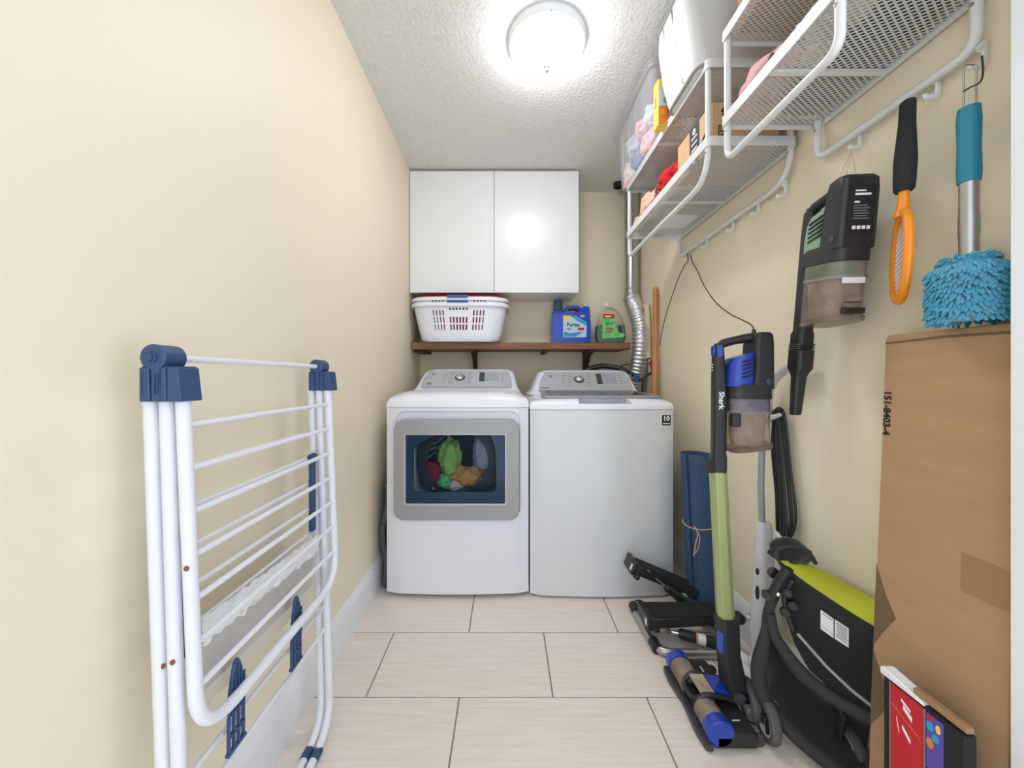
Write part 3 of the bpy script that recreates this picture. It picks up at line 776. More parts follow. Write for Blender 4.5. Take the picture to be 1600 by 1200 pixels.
def expanded_mesh(x0, x1, y0, y1, z, pitch=.0125, wd=.0036, th=.0012, slope=.55):
    """diamond mesh: two families of slanting strands clipped to the rectangle"""
    mb = MB(); Lx = x1 - x0
    for s in (1, -1):
        dx, dy_ = Lx, Lx / slope * .35
        k = y0 - dy_ if s > 0 else y0
        k = y0 - abs(dy_)
        while k < y1 + abs(dy_):
            a = V((x0, k, z)); b = V((x1, k + s * dy_, z))
            k += pitch
            t0, t1 = 0.0, 1.0; d = b - a; ok = True
            for lo, hi in ((y0, y1),):
                if abs(d.y) < 1e-9: continue
                ta, tb = (lo - a.y) / d.y, (hi - a.y) / d.y
                if ta > tb: ta, tb = tb, ta
                t0, t1 = max(t0, ta), min(t1, tb)
            if t1 - t0 < .01: continue
            p, q = a + d * t0, a + d * t1
            n = V((-(q - p).y, (q - p).x, 0)).normalized() * wd / 2; h = V((0, 0, th / 2)); zz = V((0, 0, s * th * .3))
            mb.add([p - n - h + zz, p + n - h + zz, q + n - h + zz, q - n - h + zz, p - n + h + zz, p + n + h + zz, q + n + h + zz, q - n + h + zz],
                   [(3, 2, 1, 0), (4, 5, 6, 7), (0, 1, 5, 4), (1, 2, 6, 5), (2, 3, 7, 6), (3, 0, 4, 7)])
    return mb

def rack(label, y0, y1, r0, r1, hooks, grp):
    t = thing('shelf_rack', label, 'shelf', (SX1, (y0 + y1) / 2, Z_RAIL), grp)
    for z in (Z_LO, Z_UP):
        ring_o = rr(SX0, SX1, y0, y1, .016, 4); ring_i = rr(SX0 + .004, SX1 - .004, y0 + .004, y1 - .004, .013, 4)
        n = len(ring_o); mb = MB()
        rings = [[V((*p, z)) for p in ring_o], [V((*p, z + .030)) for p in ring_o], [V((*p, z + .030)) for p in ring_i], [V((*p, z)) for p in ring_i]]
        rings.append(rings[0]); mb.loft(rings, False, False)
        sh = part('shelf_frame', mb, 'shelfwhite', t)
        part('mesh_panel', expanded_mesh(SX0 + .006, SX1 - .006, y0 + .006, y1 - .006, z + .012), 'mesh', sh, kind='stuff')
        part('cross_bar', MB().box(SX0 + .004, SX1 - .004, (y0 + y1) / 2 - .006, (y0 + y1) / 2 + .006, z + .002, z + .010), 'shelfwhite', sh)
    for x in (SX0 + .013, SX1 - .013):
        part('frame_tube', MB().tube(fillet([(x, y0 + .017, Z_UP + .012), (x, y0 + .017, Z_RAIL), (x, y1 - .017, Z_RAIL), (x, y1 - .017, Z_UP + .012)], [r0, r1], 8), .0095, 12), 'shelfwhite', t)
        for yy in (y0 + .017, y1 - .017):
            part('screw', MB().lathe([(.004, 0), (.004, .002), (.001, .003)], (x - .0085, yy, Z_LO - .014), (-1, 0, 0), 10), 'steel', t)
    for z in (Z_LO, Z_UP):
        for yy in (y0 + .045, y1 - .045):
            part('wall_screw', MB().lathe([(.005, 0), (.005, .002), (.001, .003)], (SX1 - .0045, yy, z + .016), (-1, 0, 0), 10), 'steel', t)
    return t

def hook(px, label):
    x = SX1 - .013; y = x * F / (px - VX)
    o = MB().tube(smooth([(x - .002, y, Z_RAIL - .008), (x + .009, y, Z_RAIL + .006), (x + .011, y, Z_RAIL + .002), (x + .010, y, Z_RAIL - .032), (x + .004, y, Z_RAIL - .038), (x - .014, y, Z_RAIL - .040), (x - .017, y, Z_RAIL - .034)], 5), .0034, 8, flat=1.9)
    return solo('rail_hook', o, 'shelfwhite', label, 'hook', (x, y, Z_RAIL - .04), 'white hooks on the shelf rails')

gS = 'white mesh wall shelf racks'
rack('two-tier white mesh shelf rack, the far one nearer the washer', 1.190, 2.000, .10, .035, None, gS)
rack('two-tier white mesh shelf rack, the near one above the handheld vacuum', .712, 1.118, .035, .035, None, gS)
for px, lb in ((1223, 'white rail hook nearest the camera on the far rack'), (1181, 'white rail hook second from the camera on the far rack'),
               (1142, 'white rail hook third from the camera on the far rack'), (1102, 'white rail hook at the far end of the far rack'),
               (1338, 'white rail hook above the green handheld vacuum'), (1458, 'white rail hook holding the orange fly swatter'), (1530, 'white rail hook holding the teal duster')):
    hook(px, lb)

# --- things on the far rack, upper tier
zu = Z_UP + .0135
def tub_rings(x0, x1, y0, y1, z0, z1, ins, r=.03):
    rings = []
    for z, k in ((z0, ins), (z0 + .01, ins - .004), (z1 - .02, 0), (z1 - .02, -.010), (z1, -.010)):
        rings.append([V((*p, z)) for p in rr(x0 + k, x1 - k, y0 + k, y1 - k, r, 4)])
    return rings
t = thing('storage_tub', 'clear plastic storage tub of pale clothes on the far rack top tier', 'storage box', (.76, 1.77, zu))
tb = MB().loft(tub_rings(.605, .915, 1.55, 2.045, zu, 2.365, .022), True, False)
part('tub', tb.solid(.0025), 'clearbin', t, ang=50)
part('lid', MB().prism(rr(.592, .928, 1.537, 2.058, .03), 'z', 2.366, 2.378, .003), 'clearbin', t, label='clear lid')
ribs = MB()
for i in range(4):
    y = 1.64 + i * .10
    ribs.tube([V((.618, y, zu + .03)), V((.604, y, 2.33))], .0022, 6)
part('side_ribs', ribs, 'clearbin', t, kind='stuff')
gC = 'clothes in the clear tub'
for i, (c, s, m, lb) in enumerate([
    ((.685, 1.97, zu + .075), (.055, .06, .070), 'cream', 'cream folded cloth at the far end of the clear tub'),
    ((.68, 1.84, zu + .065), (.055, .065, .060), 'bluecloth', 'pale blue cloth low in the clear tub'),
    ((.68, 1.70, zu + .060), (.055, .075, .055), 'pink', 'pink cloth low at the near end of the clear tub'),
    ((.675, 1.76, zu + .170), (.055, .07, .050), 'pink', 'pink cloth in the middle layer of the clear tub'),
    ((.675, 1.90, zu + .180), (.055, .065, .050), 'lilac', 'pale lilac cloth in the upper far part of the clear tub'),
    ((.675, 1.67, zu + .175), (.050, .045, .055), 'lilac', 'pale lilac cloth at the near upper part of the clear tub'),
    ((.82, 1.80, zu + .10), (.055, .19, .090), 'cream', 'cream bundle at the back of the clear tub')]):
    lump('clothes', lb, c, s, m, 20 + i, gC, .3)
lump('clothes', 'peach cloth in the bottom far corner of the clear tub', (.665, 2.00, zu + .024), (.03, .025, .022), 'peach', 33, gC, .25)

t = thing('toy_box', 'yellow and orange cardboard toy box between the clear tub and white bag', 'box', (.65, 1.50, zu))
part('carton', MB().box(.607, .70, 1.482, 1.528, zu, 2.24, .001, 1), 'yellow', t)
fc = part('front_print', MB().box(.611, .698, 1.4808, 1.483, zu + .002, 2.238), 'lilac', t, label='printed front with coloured dots')
part('print_band', MB().box(.608, .699, 1.4804, 1.483, zu + .002, zu + .075), 'orangep', fc)
part('print_band', MB().box(.608, .699, 1.4804, 1.483, 2.205, 2.238), 'yellow', fc)
part('print_mark', MB().box(.630, .650, 1.480, 1.483, 2.195, 2.225), 'redink', fc)
for x, z, m in ((.640, zu + .130, 'leafgreen'), (.640, zu + .098, 'leafgreen'), (.655, zu + .055, 'purple'), (.628, zu + .05, 'orange')):
    part('print_dot', MB().lathe([(.013, 0), (.013, .0015), (.001, .0016)], (x, 1.4806, z), (0, -1, 0), 16), m, fc)
part('side_mark', MB().box(.606, .608, 1.50, 1.512, zu + .08, zu + .125), 'greyink', t)

t = thing('storage_bag', 'milky white zipped storage bag hanging over the top lip of the far rack', 'bag', (.76, 1.33, zu))
rings = []
for z, k in ((zu, .012), (zu + .015, 0), (zu + .10, -.006), (zu + .22, -.004), (zu + .29, .004), (zu + .312, .03)):
    rings.append([V((p[0] - .05 * (z - zu) / .3 * (1 if p[0] < .76 else 0), p[1], z)) for p in rr(.625 + k, .905 - k, 1.205 + k, 1.445 - k, .035, 5)])
part('cover', MB().loft(rings), 'bag', t, ang=60)
part('quilt', MB().loft([[V((.765 + (p.x - .765) * .94, 1.325 + (p.y - 1.325) * .94, zu + .006 + (p.z - zu) * .94)) for p in r] for r in rings]), 'bagcontent', t, ang=60)
pb = MB().tube([V((p[0], p[1], zu + .010)) for p in rr(.627, .903, 1.207, 1.443, .035, 5)], .006, 8, closed=True)
part('piping', pb, 'bagtrim', t)
part('piping', MB().tube([V((p[0] - .048 * (1 if p[0] < .76 else 0), p[1], zu + .29)) for p in rr(.627, .903, 1.207, 1.443, .035, 5)], .004, 8, closed=True), 'bagtrim', t)
part('seam', MB().tube([(.622, 1.30, zu + .02), (.598, 1.30, zu + .14), (.578, 1.30, zu + .28)], .0025, 6), 'bagtrim', t)
part('seam', MB().tube([(.622, 1.37, zu + .02), (.598, 1.37, zu + .14), (.578, 1.37, zu + .28)], .0015, 6), 'bagtrim', t)

# --- far rack, lower tier
zl = Z_LO + .0135
t = thing('carton', 'small kraft cardboard box with dark printed tape on the far rack lower tier', 'box', (.78, 1.36, zl))
part('box', MB().box(.680, .905, 1.225, 1.470, zl, zl + .150, .002, 1), 'carton2', t)
tp = part('printed_tape', MB().prism([(1.305, zl), (1.372, zl), (1.372, zl + .15), (1.305, zl + .15)], 'x', .6788, .681), 'dark', t, label='dark grey printed tape')
for i in range(6):
    z = zl + .022 + i * .021
    if i in (0, 5): mb = MB().lathe([(.011, 0), (.011, .001), (.004, .001)], (.6786, 1.338, z), (-1, 0, 0), 14, cap=False)
    else: mb = MB().box(.6778, .679, 1.318, 1.358, z - .003, z + .003)
    part('tape_lettering', mb, 'whiteink', tp)
part('smile_print', MB().tube(smooth([(.6795, 1.46, zl + .045), (.6795, 1.425, zl + .030), (.6795, 1.39, zl + .038)], 6), .003, 6), 'ink', t)
part('smile_print', MB().tube(smooth([(.6795, 1.295, zl + .05), (.6795, 1.26, zl + .075), (.6795, 1.245, zl + .11)], 6), .003, 6), 'ink', t)
e = part('end_print', MB().box(.700, .740, 1.2238, 1.226, zl + .010, zl + .075), 'cartondk', t)
part('arrow_print', MB().prism([(.715, zl + .085), (.722, zl + .085), (.722, zl + .118), (.728, zl + .118), (.7185, zl + .135), (.709, zl + .118), (.715, zl + .118)], 'y', 1.2238, 1.226), 'ink', t)
for i in range(4):
    part('end_print_bar', MB().box(.704, .736, 1.2232, 1.2245, zl + .016 + i * .014, zl + .023 + i * .014), 'carton', e)
lump('cloth', 'red cloth on the far rack lower tier beside the taped box', (.735, 1.62, zl + .108), (.06, .10, .052), 'redcloth', 41, None, .25)
solo('folded_towel', MB().box(.675, .79, 1.50, 1.70, zl, zl + .058, .014, 3), 'cream', 'cream folded towel under the red cloth on the far rack', 'towel', (.73, 1.60, zl))
lump('cloth', 'peach cloth trailing over the front lip of the lower tier', (.690, 1.79, zl + .066), (.036, .085, .064), 'peach', 43, None, .3)
lump('cloth', 'peach cloth hanging lower at the far end of the lower tier', (.680, 1.90, zl + .032), (.024, .035, .030), 'peach', 44, None, .3)
t = thing('tray', 'white plastic tray of dark cloth at the far end of the lower tier', 'tray', (.80, 1.75, zl))
tr = MB().loft([[V((*p, z)) for p in rr(.75 - k, .90 + k, 1.73 - k, 1.88 + k, .02, 4)] for z, k in ((zl, 0), (zl + .055, .008), (zl + .06, .014))], True, False)
part('tray', tr.solid(.003), 'white', t)
lump('cloth', 'navy cloth lying in the white tray on the lower tier', (.825, 1.80, zl + .045), (.05, .055, .038), 'navycloth', 47, None, .25)
lump('cloth', 'charcoal knit at the far end of the far rack lower tier', (.725, 1.94, zl + .040), (.045, .035, .040), 'charcoal', 48, None, .3)
for i, (x, y, sx, sy_, m, lb) in enumerate([(.745, 1.52, .05, .03, 'navycloth', 'navy folded cloth under the red cloth'),]):
    pass
solo('folded_jeans', MB().box(.80, .925, 1.485, 1.65, zl, zl + .05, .012, 3), 'bluecloth', 'blue folded denim at the wall side of the lower tier', 'clothes', (.89, 1.56, zl))
# --- near rack
lump('plush_bag', 'pink spotted bag lying on the near rack lower tier', (.712, 1.005, zl + .050), (.055, .085, .050), 'pink', 52, None, .15, cat='bag')
for i, (y, z) in enumerate(((.93, .045), (.99, .03), (1.03, .06))):
    o = MB().lathe([(.009, 0), (.009, .0015), (.001, .002)], (.662 + .004 * abs(i - 1), y, zl + z), (-1, 0, .1), 12)
    s_ = part('spot', o, 'ink', bpy.data.objects['plush_bag'])
lump('cloth', 'beige cloth beside the pink spotted bag on the near rack', (.76, .90, zl + .028), (.03, .05, .028), 'cream', 55, None, .25)
solo('dark_filler', MB().box(.795, .928, .735, 1.095, zl, zl + .11, .03, 4), 'padding', 'charcoal bulk added by the wall to darken the near rack lower tier', 'dark_filler', (.86, .92, zl))  # added bulk; its charcoal stands in for shade behind the mesh
lump('cloth', 'cream cloth at the near end of the near rack', (.72, .80, zl + .03), (.06, .06, .03), 'cream', 57, None, .25)
t = thing('carton', 'brown cardboard box on the near rack top tier', 'box', (.80, .95, zu))
part('box', MB().box(.68, .92, .80, 1.09, zu, zu + .22, .002, 1), 'carton', t)
part('tape_strip', MB().box(.68, .92, .92, .97, zu + .2195, zu + .2212), 'tape', t)

# ------------------------------------------------------------------ hand unit of the cordless vacuums, built in its own frame
def hand_unit(t, mtx, accent, label_side, latch, wand_len=0, name_text=None):
    """u: from nozzle tube towards the battery, v: sideways, w: up"""
    def pt(name, mb, m, parent=None, **k):
        mb.v = [mtx @ p for p in mb.v]
        return part(name, mb, m, parent or t, **k)
    def ring(u0, u1, v, w, r=.02): return [V((p[0], p[1], w)) for p in rr(u0, u1, -v, v, min(r, (u1 - u0) * .45, v * .9), 4)]
    col = MB().loft([ring(.004, .050, .020, 0, .012), ring(.002, .052, .022, .012, .012), ring(.002, .052, .022, .05, .012), ring(.006, .050, .019, .06, .012), ring(.006, .052, .019, .24, .012), ring(.006, .046, .019, .32, .012), ring(.008, .040, .018, .385, .012), ring(.014, .036, .014, .402, .01)])
    pt('nozzle_tube', col, 'black')
    pt('handle', MB().tube([V(p) for p in [(.024, 0, .388), (.04, 0, .402), (.08, 0, .412), (.115, 0, .418), (.14, 0, .420)]], [.016, .015, .014, .016, .018], 12, flat=.9), 'black')
    pt('power_button', MB().prism(rr(-.010, .010, .362, .395, .009), 'x', .004, .012, .002).prism(rr(.013, .031, .358, .396, .008), 'y', -.0215 if latch == 'side' else -.016, -.014, .001), accent, label='coloured power button')
    led = MB()
    for i in range(3): led.box(.0045, .009, -.003, .003, .334 - i * .009, .338 - i * .009)
    pt('charge_light', led, 'whiteink', kind='stuff')
    # battery tower
    bt = MB().loft([ring(.118, .187, .046, .262, .014), ring(.120, .187, .046, .30, .014), ring(.124, .186, .045, .40, .014), ring(.130, .184, .042, .425, .012), ring(.140, .178, .036, .433, .012)])
    pt('battery', bt, 'black')
    pt('belly', MB().loft([ring(.050, .187, .047, .232, .03), ring(.050, .187, .047, .262, .03), ring(.058, .186, .045, .275, .03)]), 'black')
    mh = MB().loft([ring(.046, .135, .043, .268, .03), ring(.046, .135, .044, .30, .03), ring(.050, .135, .043, .335, .03), ring(.060, .135, .040, .352, .025)])
    # slope the top of the motor housing up towards the battery
    mh.mapped(lambda p: V((p.x, p.y, p.z + (p.x - .05) * (.28 if p.z > .3 else .10))))
    ho = pt('motor_housing', mh, accent, label='coloured motor housing')
    for sd in (-1, 1):
        for i in range(5):
            w0 = .288 + i * .0115
            pt('vent_slot', MB().box(.082, .128, sd * .0445 - .0015, sd * .0445 + .0015, -.0022, .0022).mapped(lambda p, w0=w0: V((p.x, p.y, p.z + w0 + (p.x - .05) * .25))), 'ink', ho)
    # dust cup
    cup = MB().loft([ring(.058, .183, .045, .232, .032), ring(.057, .184, .046, .226, .032), ring(.058, .184, .045, .11, .032), ring(.060, .190, .046, .085, .032), ring(.064, .186, .042, .076, .03)])
    cup.mapped(lambda p: V((p.x, p.y, p.z - (.02 * max(0, (.19 - p.x) / .13) - .012 if p.z < .12 else 0))))
    pt('dust_cup', cup, 'cup', label='clear dust cup')
    pt('cup_rim', MB().loft([ring(.056, .186, .0465, .188, .032), ring(.056, .186, .0475, .190, .032), ring(.056, .186, .0475, .194, .032), ring(.056, .186, .0465, .196, .032)], False, False), 'clearbin')
    pt('filter_band', MB().loft([ring(.0595, .182, .0435, .190, .030), ring(.0595, .182, .0435, .2305, .030)]), accent, label='coloured filter band')
    fil = MB().loft([ring(.074, .168, .030, .09, .025), ring(.070, .172, .034, .120, .026), ring(.068, .174, .036, .165, .026), ring(.070, .172, .034, .195, .026)])
    fil.v = [p + noise.noise_vector(p * 60) * .003 for p in fil.v]
    pt('dust_load', fil, 'dust')
    bd = MB().loft([ring(.062, .190, .047, .074, .032), ring(.060, .192, .048, .079, .032), ring(.060, .192, .048, .086, .032)])
    bd.mapped(lambda p: V((p.x, p.y, p.z - .02 * max(0, (.19 - p.x) / .13) + .012)))
    pt('cup_door', bd, 'cup')
    if latch == 'side':
        pt('latch', MB().box(.050, .078, -.050, -.030, .148, .188, .004), 'black').name
    else:
        pt('latch', MB().box(.188, .197, -.026, .026, .102, .116, .002), 'black')
        pt('latch_arch', MB().prism(rr(-.022, .022, .110, .148, .02), 'x', .184, .191, .002), 'cup')
        lb_ = pt('rating_label', MB().box(.1855, .1875, -.030, .030, .292, .405), 'blackm')
        for i, (w, wd, hh) in enumerate([(.392, .024, .003), (.384, .036, .005), (.366, .012, .004)] + [(.358 - k * .006, .030 + .006 * (k % 2), .0022) for k in range(6)]):
            pt('label_line', MB().box(.1874, .1880, -.018 + .0, -.018 + wd, w - hh / 2, w + hh / 2), 'whiteink' if i < 3 else 'greyink', lb_)
        for i in range(4):
            pt('label_mark', MB().box(.1874, .1880, -.018 + i * .011, -.010 + i * .011, .303, .311), 'whiteink', lb_)
        pt('warning_strip', MB().box(.184, .1868, -.026, .026, .176, .190), 'whiteink')
    if name_text:
        tx = MB().text(name_text, .024, V((.028, -.0196, .225)), (0, 0, -1), (1, 0, 0), .0004, bold=.0006)
        pt('brand_lettering', tx, 'whiteink')
    pt('screw_boss', MB().lathe([(.009, 0), (.009, .002), (.006, .003), (.001, .003)], V((.165, -.0455, .285)), (0, -1, 0), 14), 'dark')
    return ring

# green handheld vacuum hanging from the near rack
yh_ = .895
org = V((.868, 1.115, 1.121))
tilt = math.radians(7)
ua = V((0, -math.cos(tilt), -math.sin(tilt) * 0 + 0)); wa = V((0, -math.sin(tilt), math.cos(tilt)))
ua = V((0, -math.cos(tilt), -math.sin(tilt)))
va = wa.cross(ua)   # sideways
yaw = Matrix.Rotation(math.radians(-4), 3, 'Z')
mtxg = Matrix((yaw @ ua, yaw @ va, yaw @ wa)).transposed().to_4x4(); mtxg.translation = org
t = thing('handheld_vacuum', 'sage-green and black handheld vacuum with crevice tool hanging on the right wall', 'vacuum cleaner', org)
hand_unit(t, mtxg, 'sage', None, 'back')
def cw(mb): mb.v = [mtxg @ p for p in mb.v]; return mb
def rg(u0, u1, v, w): return [V((p[0], p[1], w)) for p in rr(u0, u1, -v, v, min(.012, (u1 - u0) * .4, v * .8), 4)]
cr = MB().loft([rg(.004, .05, .021, .0), rg(.004, .05, .021, -.03)])
ct = part('crevice_tool', cw(MB().loft([rg(.002, .056, .024, .004), rg(.002, .056, .024, -.05), rg(.010, .046, .020, -.066), rg(.012, .044, .018, -.075), rg(.014, .040, .014, -.186), rg(.016, .036, .014, -.190)])), 'black', t)
for i in range(4):
    part('collar_ring', cw(MB().loft([rg(.001, .055, .0235, .000 + i * .006), rg(.000, .056, .0245, .002 + i * .006), rg(.001, .055, .0235, .004 + i * .006)])), 'black', ct)
top = mtxg @ V((.15, 0, .434))
hk = V((.91, .927 * F / (1338 - VX) if False else .927 * F / 546, Z_RAIL - .04))
solo('hanging_string', MB().tube([top + V((0, .05, -.004)), V((.91, .975, 1.640)), top + V((0, -.012, 0))], .0009, 5).tube([top + V((0, .02, 0)), V((.91, .975, 1.640))], .0009, 5),
     'cord', 'thin pale string holding the handheld vacuum to its hook', 'string', (.91, .975, 1.640))

# fly swatter racket
hp = V((.885, .815, 0))
t = thing('fly_swatter', 'orange racket-shaped fly swatter with black foam grip hanging on the right wall', 'swatter', (hp.x, hp.y, 1.65))
dv = V((.62, .785, 0)).normalized(); nn = V((dv.y, -dv.x, 0))
zc = 1.308; lean = -.02
def sw(a, z, o=0): return hp + dv * a + nn * o + V((0, 0, z)) + nn * (-(1.65 - z) * .03)
ringp = [sw(.072 * math.cos(2 * PI * i / 40), zc + .098 * math.sin(2 * PI * i / 40)) for i in range(40)]
part('hoop', MB().tube(ringp, .0085, 10, closed=True), 'orange', t)
net = MB()
for i in range(-6, 7):
    a = i * .011; h = .098 * math.sqrt(max(0, 1 - (a / .072) ** 2))
    net.tube([sw(a, zc - h), sw(a, zc + h)], .0008, 4)
for i in range(-8, 9):
    z = i * .0115; a = .072 * math.sqrt(max(0, 1 - (z / .098) ** 2))
    net.tube([sw(-a, zc + z), sw(a, zc + z)], .0008, 4)
part('wire_net', net, 'steel', t, kind='stuff')
part('shaft', MB().tube([sw(0, zc + .088), sw(0, zc + .11), sw(0, zc + .15), sw(0, zc + .20)], [.016, .011, .009, .009], 12), 'orange', t)
gp_ = [(1.452, .016), (1.456, .019), (1.475, .020), (1.52, .021), (1.55, .019), (1.60, .0155), (1.648, .0145), (1.652, .010)]
part('grip', MB().tube([sw(0, z) for z, r in gp_], [r for z, r in gp_], 14, flat=.8), 'blackm', t, label='black foam grip')

# teal duster
dp = V((.886, .708, 0))
t = thing('duster', 'teal chenille duster with steel rod and rubber grip hanging by the door jamb', 'duster', (dp.x, dp.y, 1.6))
part('grip', MB().lathe([(.008, 0), (.0155, .002), (.0165, .02), (.0155, .07), (.0165, .12), (.0150, .145), (.009, .148)], (dp.x, dp.y, 1.412), seg=20), 'teal', t, label='teal rubber grip')
part('rod', MB().lathe([(.0135, 0), (.0135, .06), (.0142, .062), (.0142, .10), (.0135, .102), (.0135, .165)], (dp.x, dp.y, 1.25), seg=20), 'steel', t)
part('wire_loop', MB().tube(fillet([(dp.x - .010, dp.y, 1.54), (dp.x - .010, dp.y, 1.640), (dp.x + .014, dp.y, 1.640), (dp.x + .014, dp.y, 1.54)], .008, 4), .0016, 6), 'steel', t)
core = MB().lathe([(.015, .122), (.033, .116), (.041, .09), (.043, .05), (.040, .008), (.02, 0)], (dp.x - .003, dp.y, 1.150), seg=20)
part('head_core', core, 'chenille', t)
nub = MB()
rnd = random.Random(4)
for i in range(900):
    a = i * 2.39996; z = (i + .5) / 900
    r = .040 if z < .82 else .040 - (z - .82) * .12
    if z > .95: r = .033 * rnd.random()
    p = V((dp.x - .003 + r * math.cos(a), dp.y + r * math.sin(a), 1.152 + z * .116 if z <= .95 else 1.265))
    d = V((math.cos(a), math.sin(a), -.35 + rnd.uniform(-.3, .3) + (1.2 if z > .9 else 0))).normalized()
    q_ = p + d * .016 + V((rnd.uniform(-.003, .003), rnd.uniform(-.003, .003), -.006))
    nub.tube([p, p + d * .009, q_], [.0030, .0036, .0018], 5)
part('chenille_fingers', nub, 'chenille', t, kind='stuff')
solo('black_tie', MB().tube(smooth([(dp.x + .022, dp.y - .002, 1.655), (dp.x + .023, dp.y - .003, 1.625), (dp.x + .016, dp.y - .004, 1.603), (dp.x - .008, dp.y - .008, 1.590), (dp.x - .022, dp.y - .010, 1.581)], 6), .0016, 6),
     'black', 'black twist tie wound on the duster hanging wire', 'tie', (dp.x, dp.y, 1.60))
# ------------------------------------------------------------------ folded clothes airer against the left wall
def near(px, py, y=.6): return P(px, py, y)
t = thing('clothes_airer', 'white folded clothes airer with navy hinges leaning against the left wall', 'airer', (-.555, .85, 0))
RN, RF = .600, 1.092           # near and far uprights
def upright(xt, xb, y0, y1, zb, rb, r=.0105):
    k = (xt - xb) / (1.03 - .02)
    def at_(z): return xb + k * (z - .02)
    pts = [(at_(1.03), y0, 1.03), (at_(zb), y0, zb), (at_(zb), y1, zb), (at_(1.03), y1, 1.03)]
    return MB().tube(fillet(pts, rb, 8), r, 14), at_
leg1, a1 = upright(-.579, -.545, RN, RF, .012, .10)
leg2, a2 = upright(-.553, -.520, RN, RF - .004, .012, .10)
wing, aw = upright(-.527, -.485, RN, 1.085, .446, .085)
l1 = part('leg_frame', leg1, 'rackwhite', t); l2 = part('leg_frame', leg2, 'rackwhite', t)
wg = part('wing_frame', wing, 'rackwhite', t)
for i in range(7):
    z = .962 - i * .0715
    part('rung', MB().tube([(aw(z), RN - .004, z), (aw(z), 1.089, z)], .0052, 10), 'rackwhite', wg)
    z2 = z - .011
    part('rung', MB().tube([(a1(z2), RN - .003, z2), (a1(z2), RF + .003, z2)], .0045, 10), 'rackwhite', l1)
for z in (.375, .31):
    part('rung', MB().tube([(a2(z), RN - .004, z), (a2(z), RF, z)], .005, 10), 'rackwhite', l2)
for (x, y, z) in ((a1(.575) + .0095, RN - .0045, .575), (a2(.575) + .004, RN - .0095, .585), (aw(.73) + .003, RN - .010, .735)):
    part('rivet', MB().lathe([(.0042, 0), (.0042, .0015), (.001, .0025)], (x, y, z), (0, -1, 0), 10), 'rust', t)
for y in (1.088, 1.092):
    for x in (a1(.57), a2(.57)):
        pass
def hinge(yc, ydir, L_=.044):
    """cylinder with bolt head over a ribbed socket block; ydir points to the outer end"""
    y0 = yc + ydir * L_ / 2; y1 = yc - ydir * L_ / 2
    c0 = V((-.556, y0, 1.072))
    h = part('hinge_barrel', MB().lathe([(.018, 0), (.0205, .002), (.0205, L_ - .004), (.016, L_)], c0, (0, -ydir, 0), 28), 'navy', t, label='navy plastic hinge')
    part('bolt_head', MB().lathe([(.0095, -.001), (.0095, .002), (.0068, .003), (.0068, .006), (.004, .007)], c0, (0, ydir, 0), 6), 'navy', h)
    ya, yb = min(y0, y1), max(y0, y1)
    blk = MB()
    xs = [(-.5765, -.5615), (-.5585, -.5455), (-.5435, -.5355), (-.5340, -.5170)]
    for i, (xa, xb) in enumerate(xs):
        blk.prism([(xa, 1.002), (xb + (.006 if i == 3 else .0015), 1.002), (xb, 1.056), (xa, 1.056)], 'y', ya + (.001 if i % 2 else 0), yb - .001, .0015, 1)
    blk.box(-.575, -.519, ya + .004, yb - .004, 1.004, 1.058)
    part('socket', blk, 'navy', h)
    rib = MB()
    for x in (-.572, -.552, -.547): rib.box(x - .0012, x + .0012, y0 + (ydir * .001 if ydir < 0 else -.002), y0 + (.002 if ydir < 0 else .001), 1.014, 1.046)
    part('socket_rib', rib, 'navy', h, kind='stuff')
hinge(.600, -1); hinge(1.094, 1)
part('top_bar', MB().tube([(-.556, .61, 1.072), (-.556, 1.085, 1.072)], .0062, 12), 'rackwhite', t)
part('stay', MB().box(-.566, -.552, 1.052, 1.070, .600, .812, .003).lathe([(.010, 0), (.010, .018)], (-.559, 1.052, .812), (0, 1, 0), 16), 'navy', t, label='navy folding stay')
part('stay', MB().box(-.560, -.556, .632, .642, .555, .80, .001), 'navy', t, label='navy folding stay')
part('stay_wire', MB().tube([(-.551, .640, .86), (-.548, .640, .545), (-.556, .640, .535)], .0035, 8), 'rackwhite', t)
# sock combs clipped on the lower rail
def comb(y):
    x = aw(.446) + .002
    c = part('sock_comb', MB().prism(roundpoly([(y - .022, .405), (y + .022, .405), (y + .020, .45), (y + .010, .495), (y, .508), (y - .010, .495), (y - .020, .45)], .01), 'x', x - .019, x - .0125, .002, 1), 'navy', t, label='navy sock comb clipped to the lower rail')
    fin = MB()
    for k in range(5):
        yy = y - .016 + k * .008; hgt = .495 - .012 * abs(k - 2)
        fin.box(x - .0128, x - .0105, yy - .0015, yy + .0015, .41, hgt)
    part('rib', fin, 'navy', c, kind='stuff')
    for k in range(4):
        yy = y - .019 + k * .0125
        part('tine', MB().box(x - .019, x - .013, yy - .0022, yy + .0022, .338, .407, .0008, 1), 'navy', c)
    part('tine_bar', MB().box(x - .020, x - .012, y - .024, y + .024, .336, .343, .001, 1), 'navy', c); part('tine_bar', MB().box(x - .019, x - .013, y - .02, y + .02, .368, .373), 'navy', c)
comb(.705); comb(.905)
for a_ in (a1, a2):
    part('foot_cap', MB().tube([(a_(.02), 1.02, .0125), (a_(.02), .99, .012)], .0125, 12), 'navy', t)
t = thing('plastic_sheet', 'crumpled clear plastic sheet with white edge tucked behind the airer rungs', 'sheet', (-.541, .86, .45))
def shf(v0, v1, amp, off):
    return lambda u, v: V((-.541 + off + amp * noise.noise(V((u * 18, v * 5 + v0 * 9, 0))), .655 + .405 * u, v0 + (v1 - v0) * v - .020 * u + .006 * noise.noise(V((u * 22, v * 3, 4)))))
part('sheet', MB().grid(shf(.45, .565, .004, 0), 40, 10).solid(.001), 'wrap', t, ang=80)
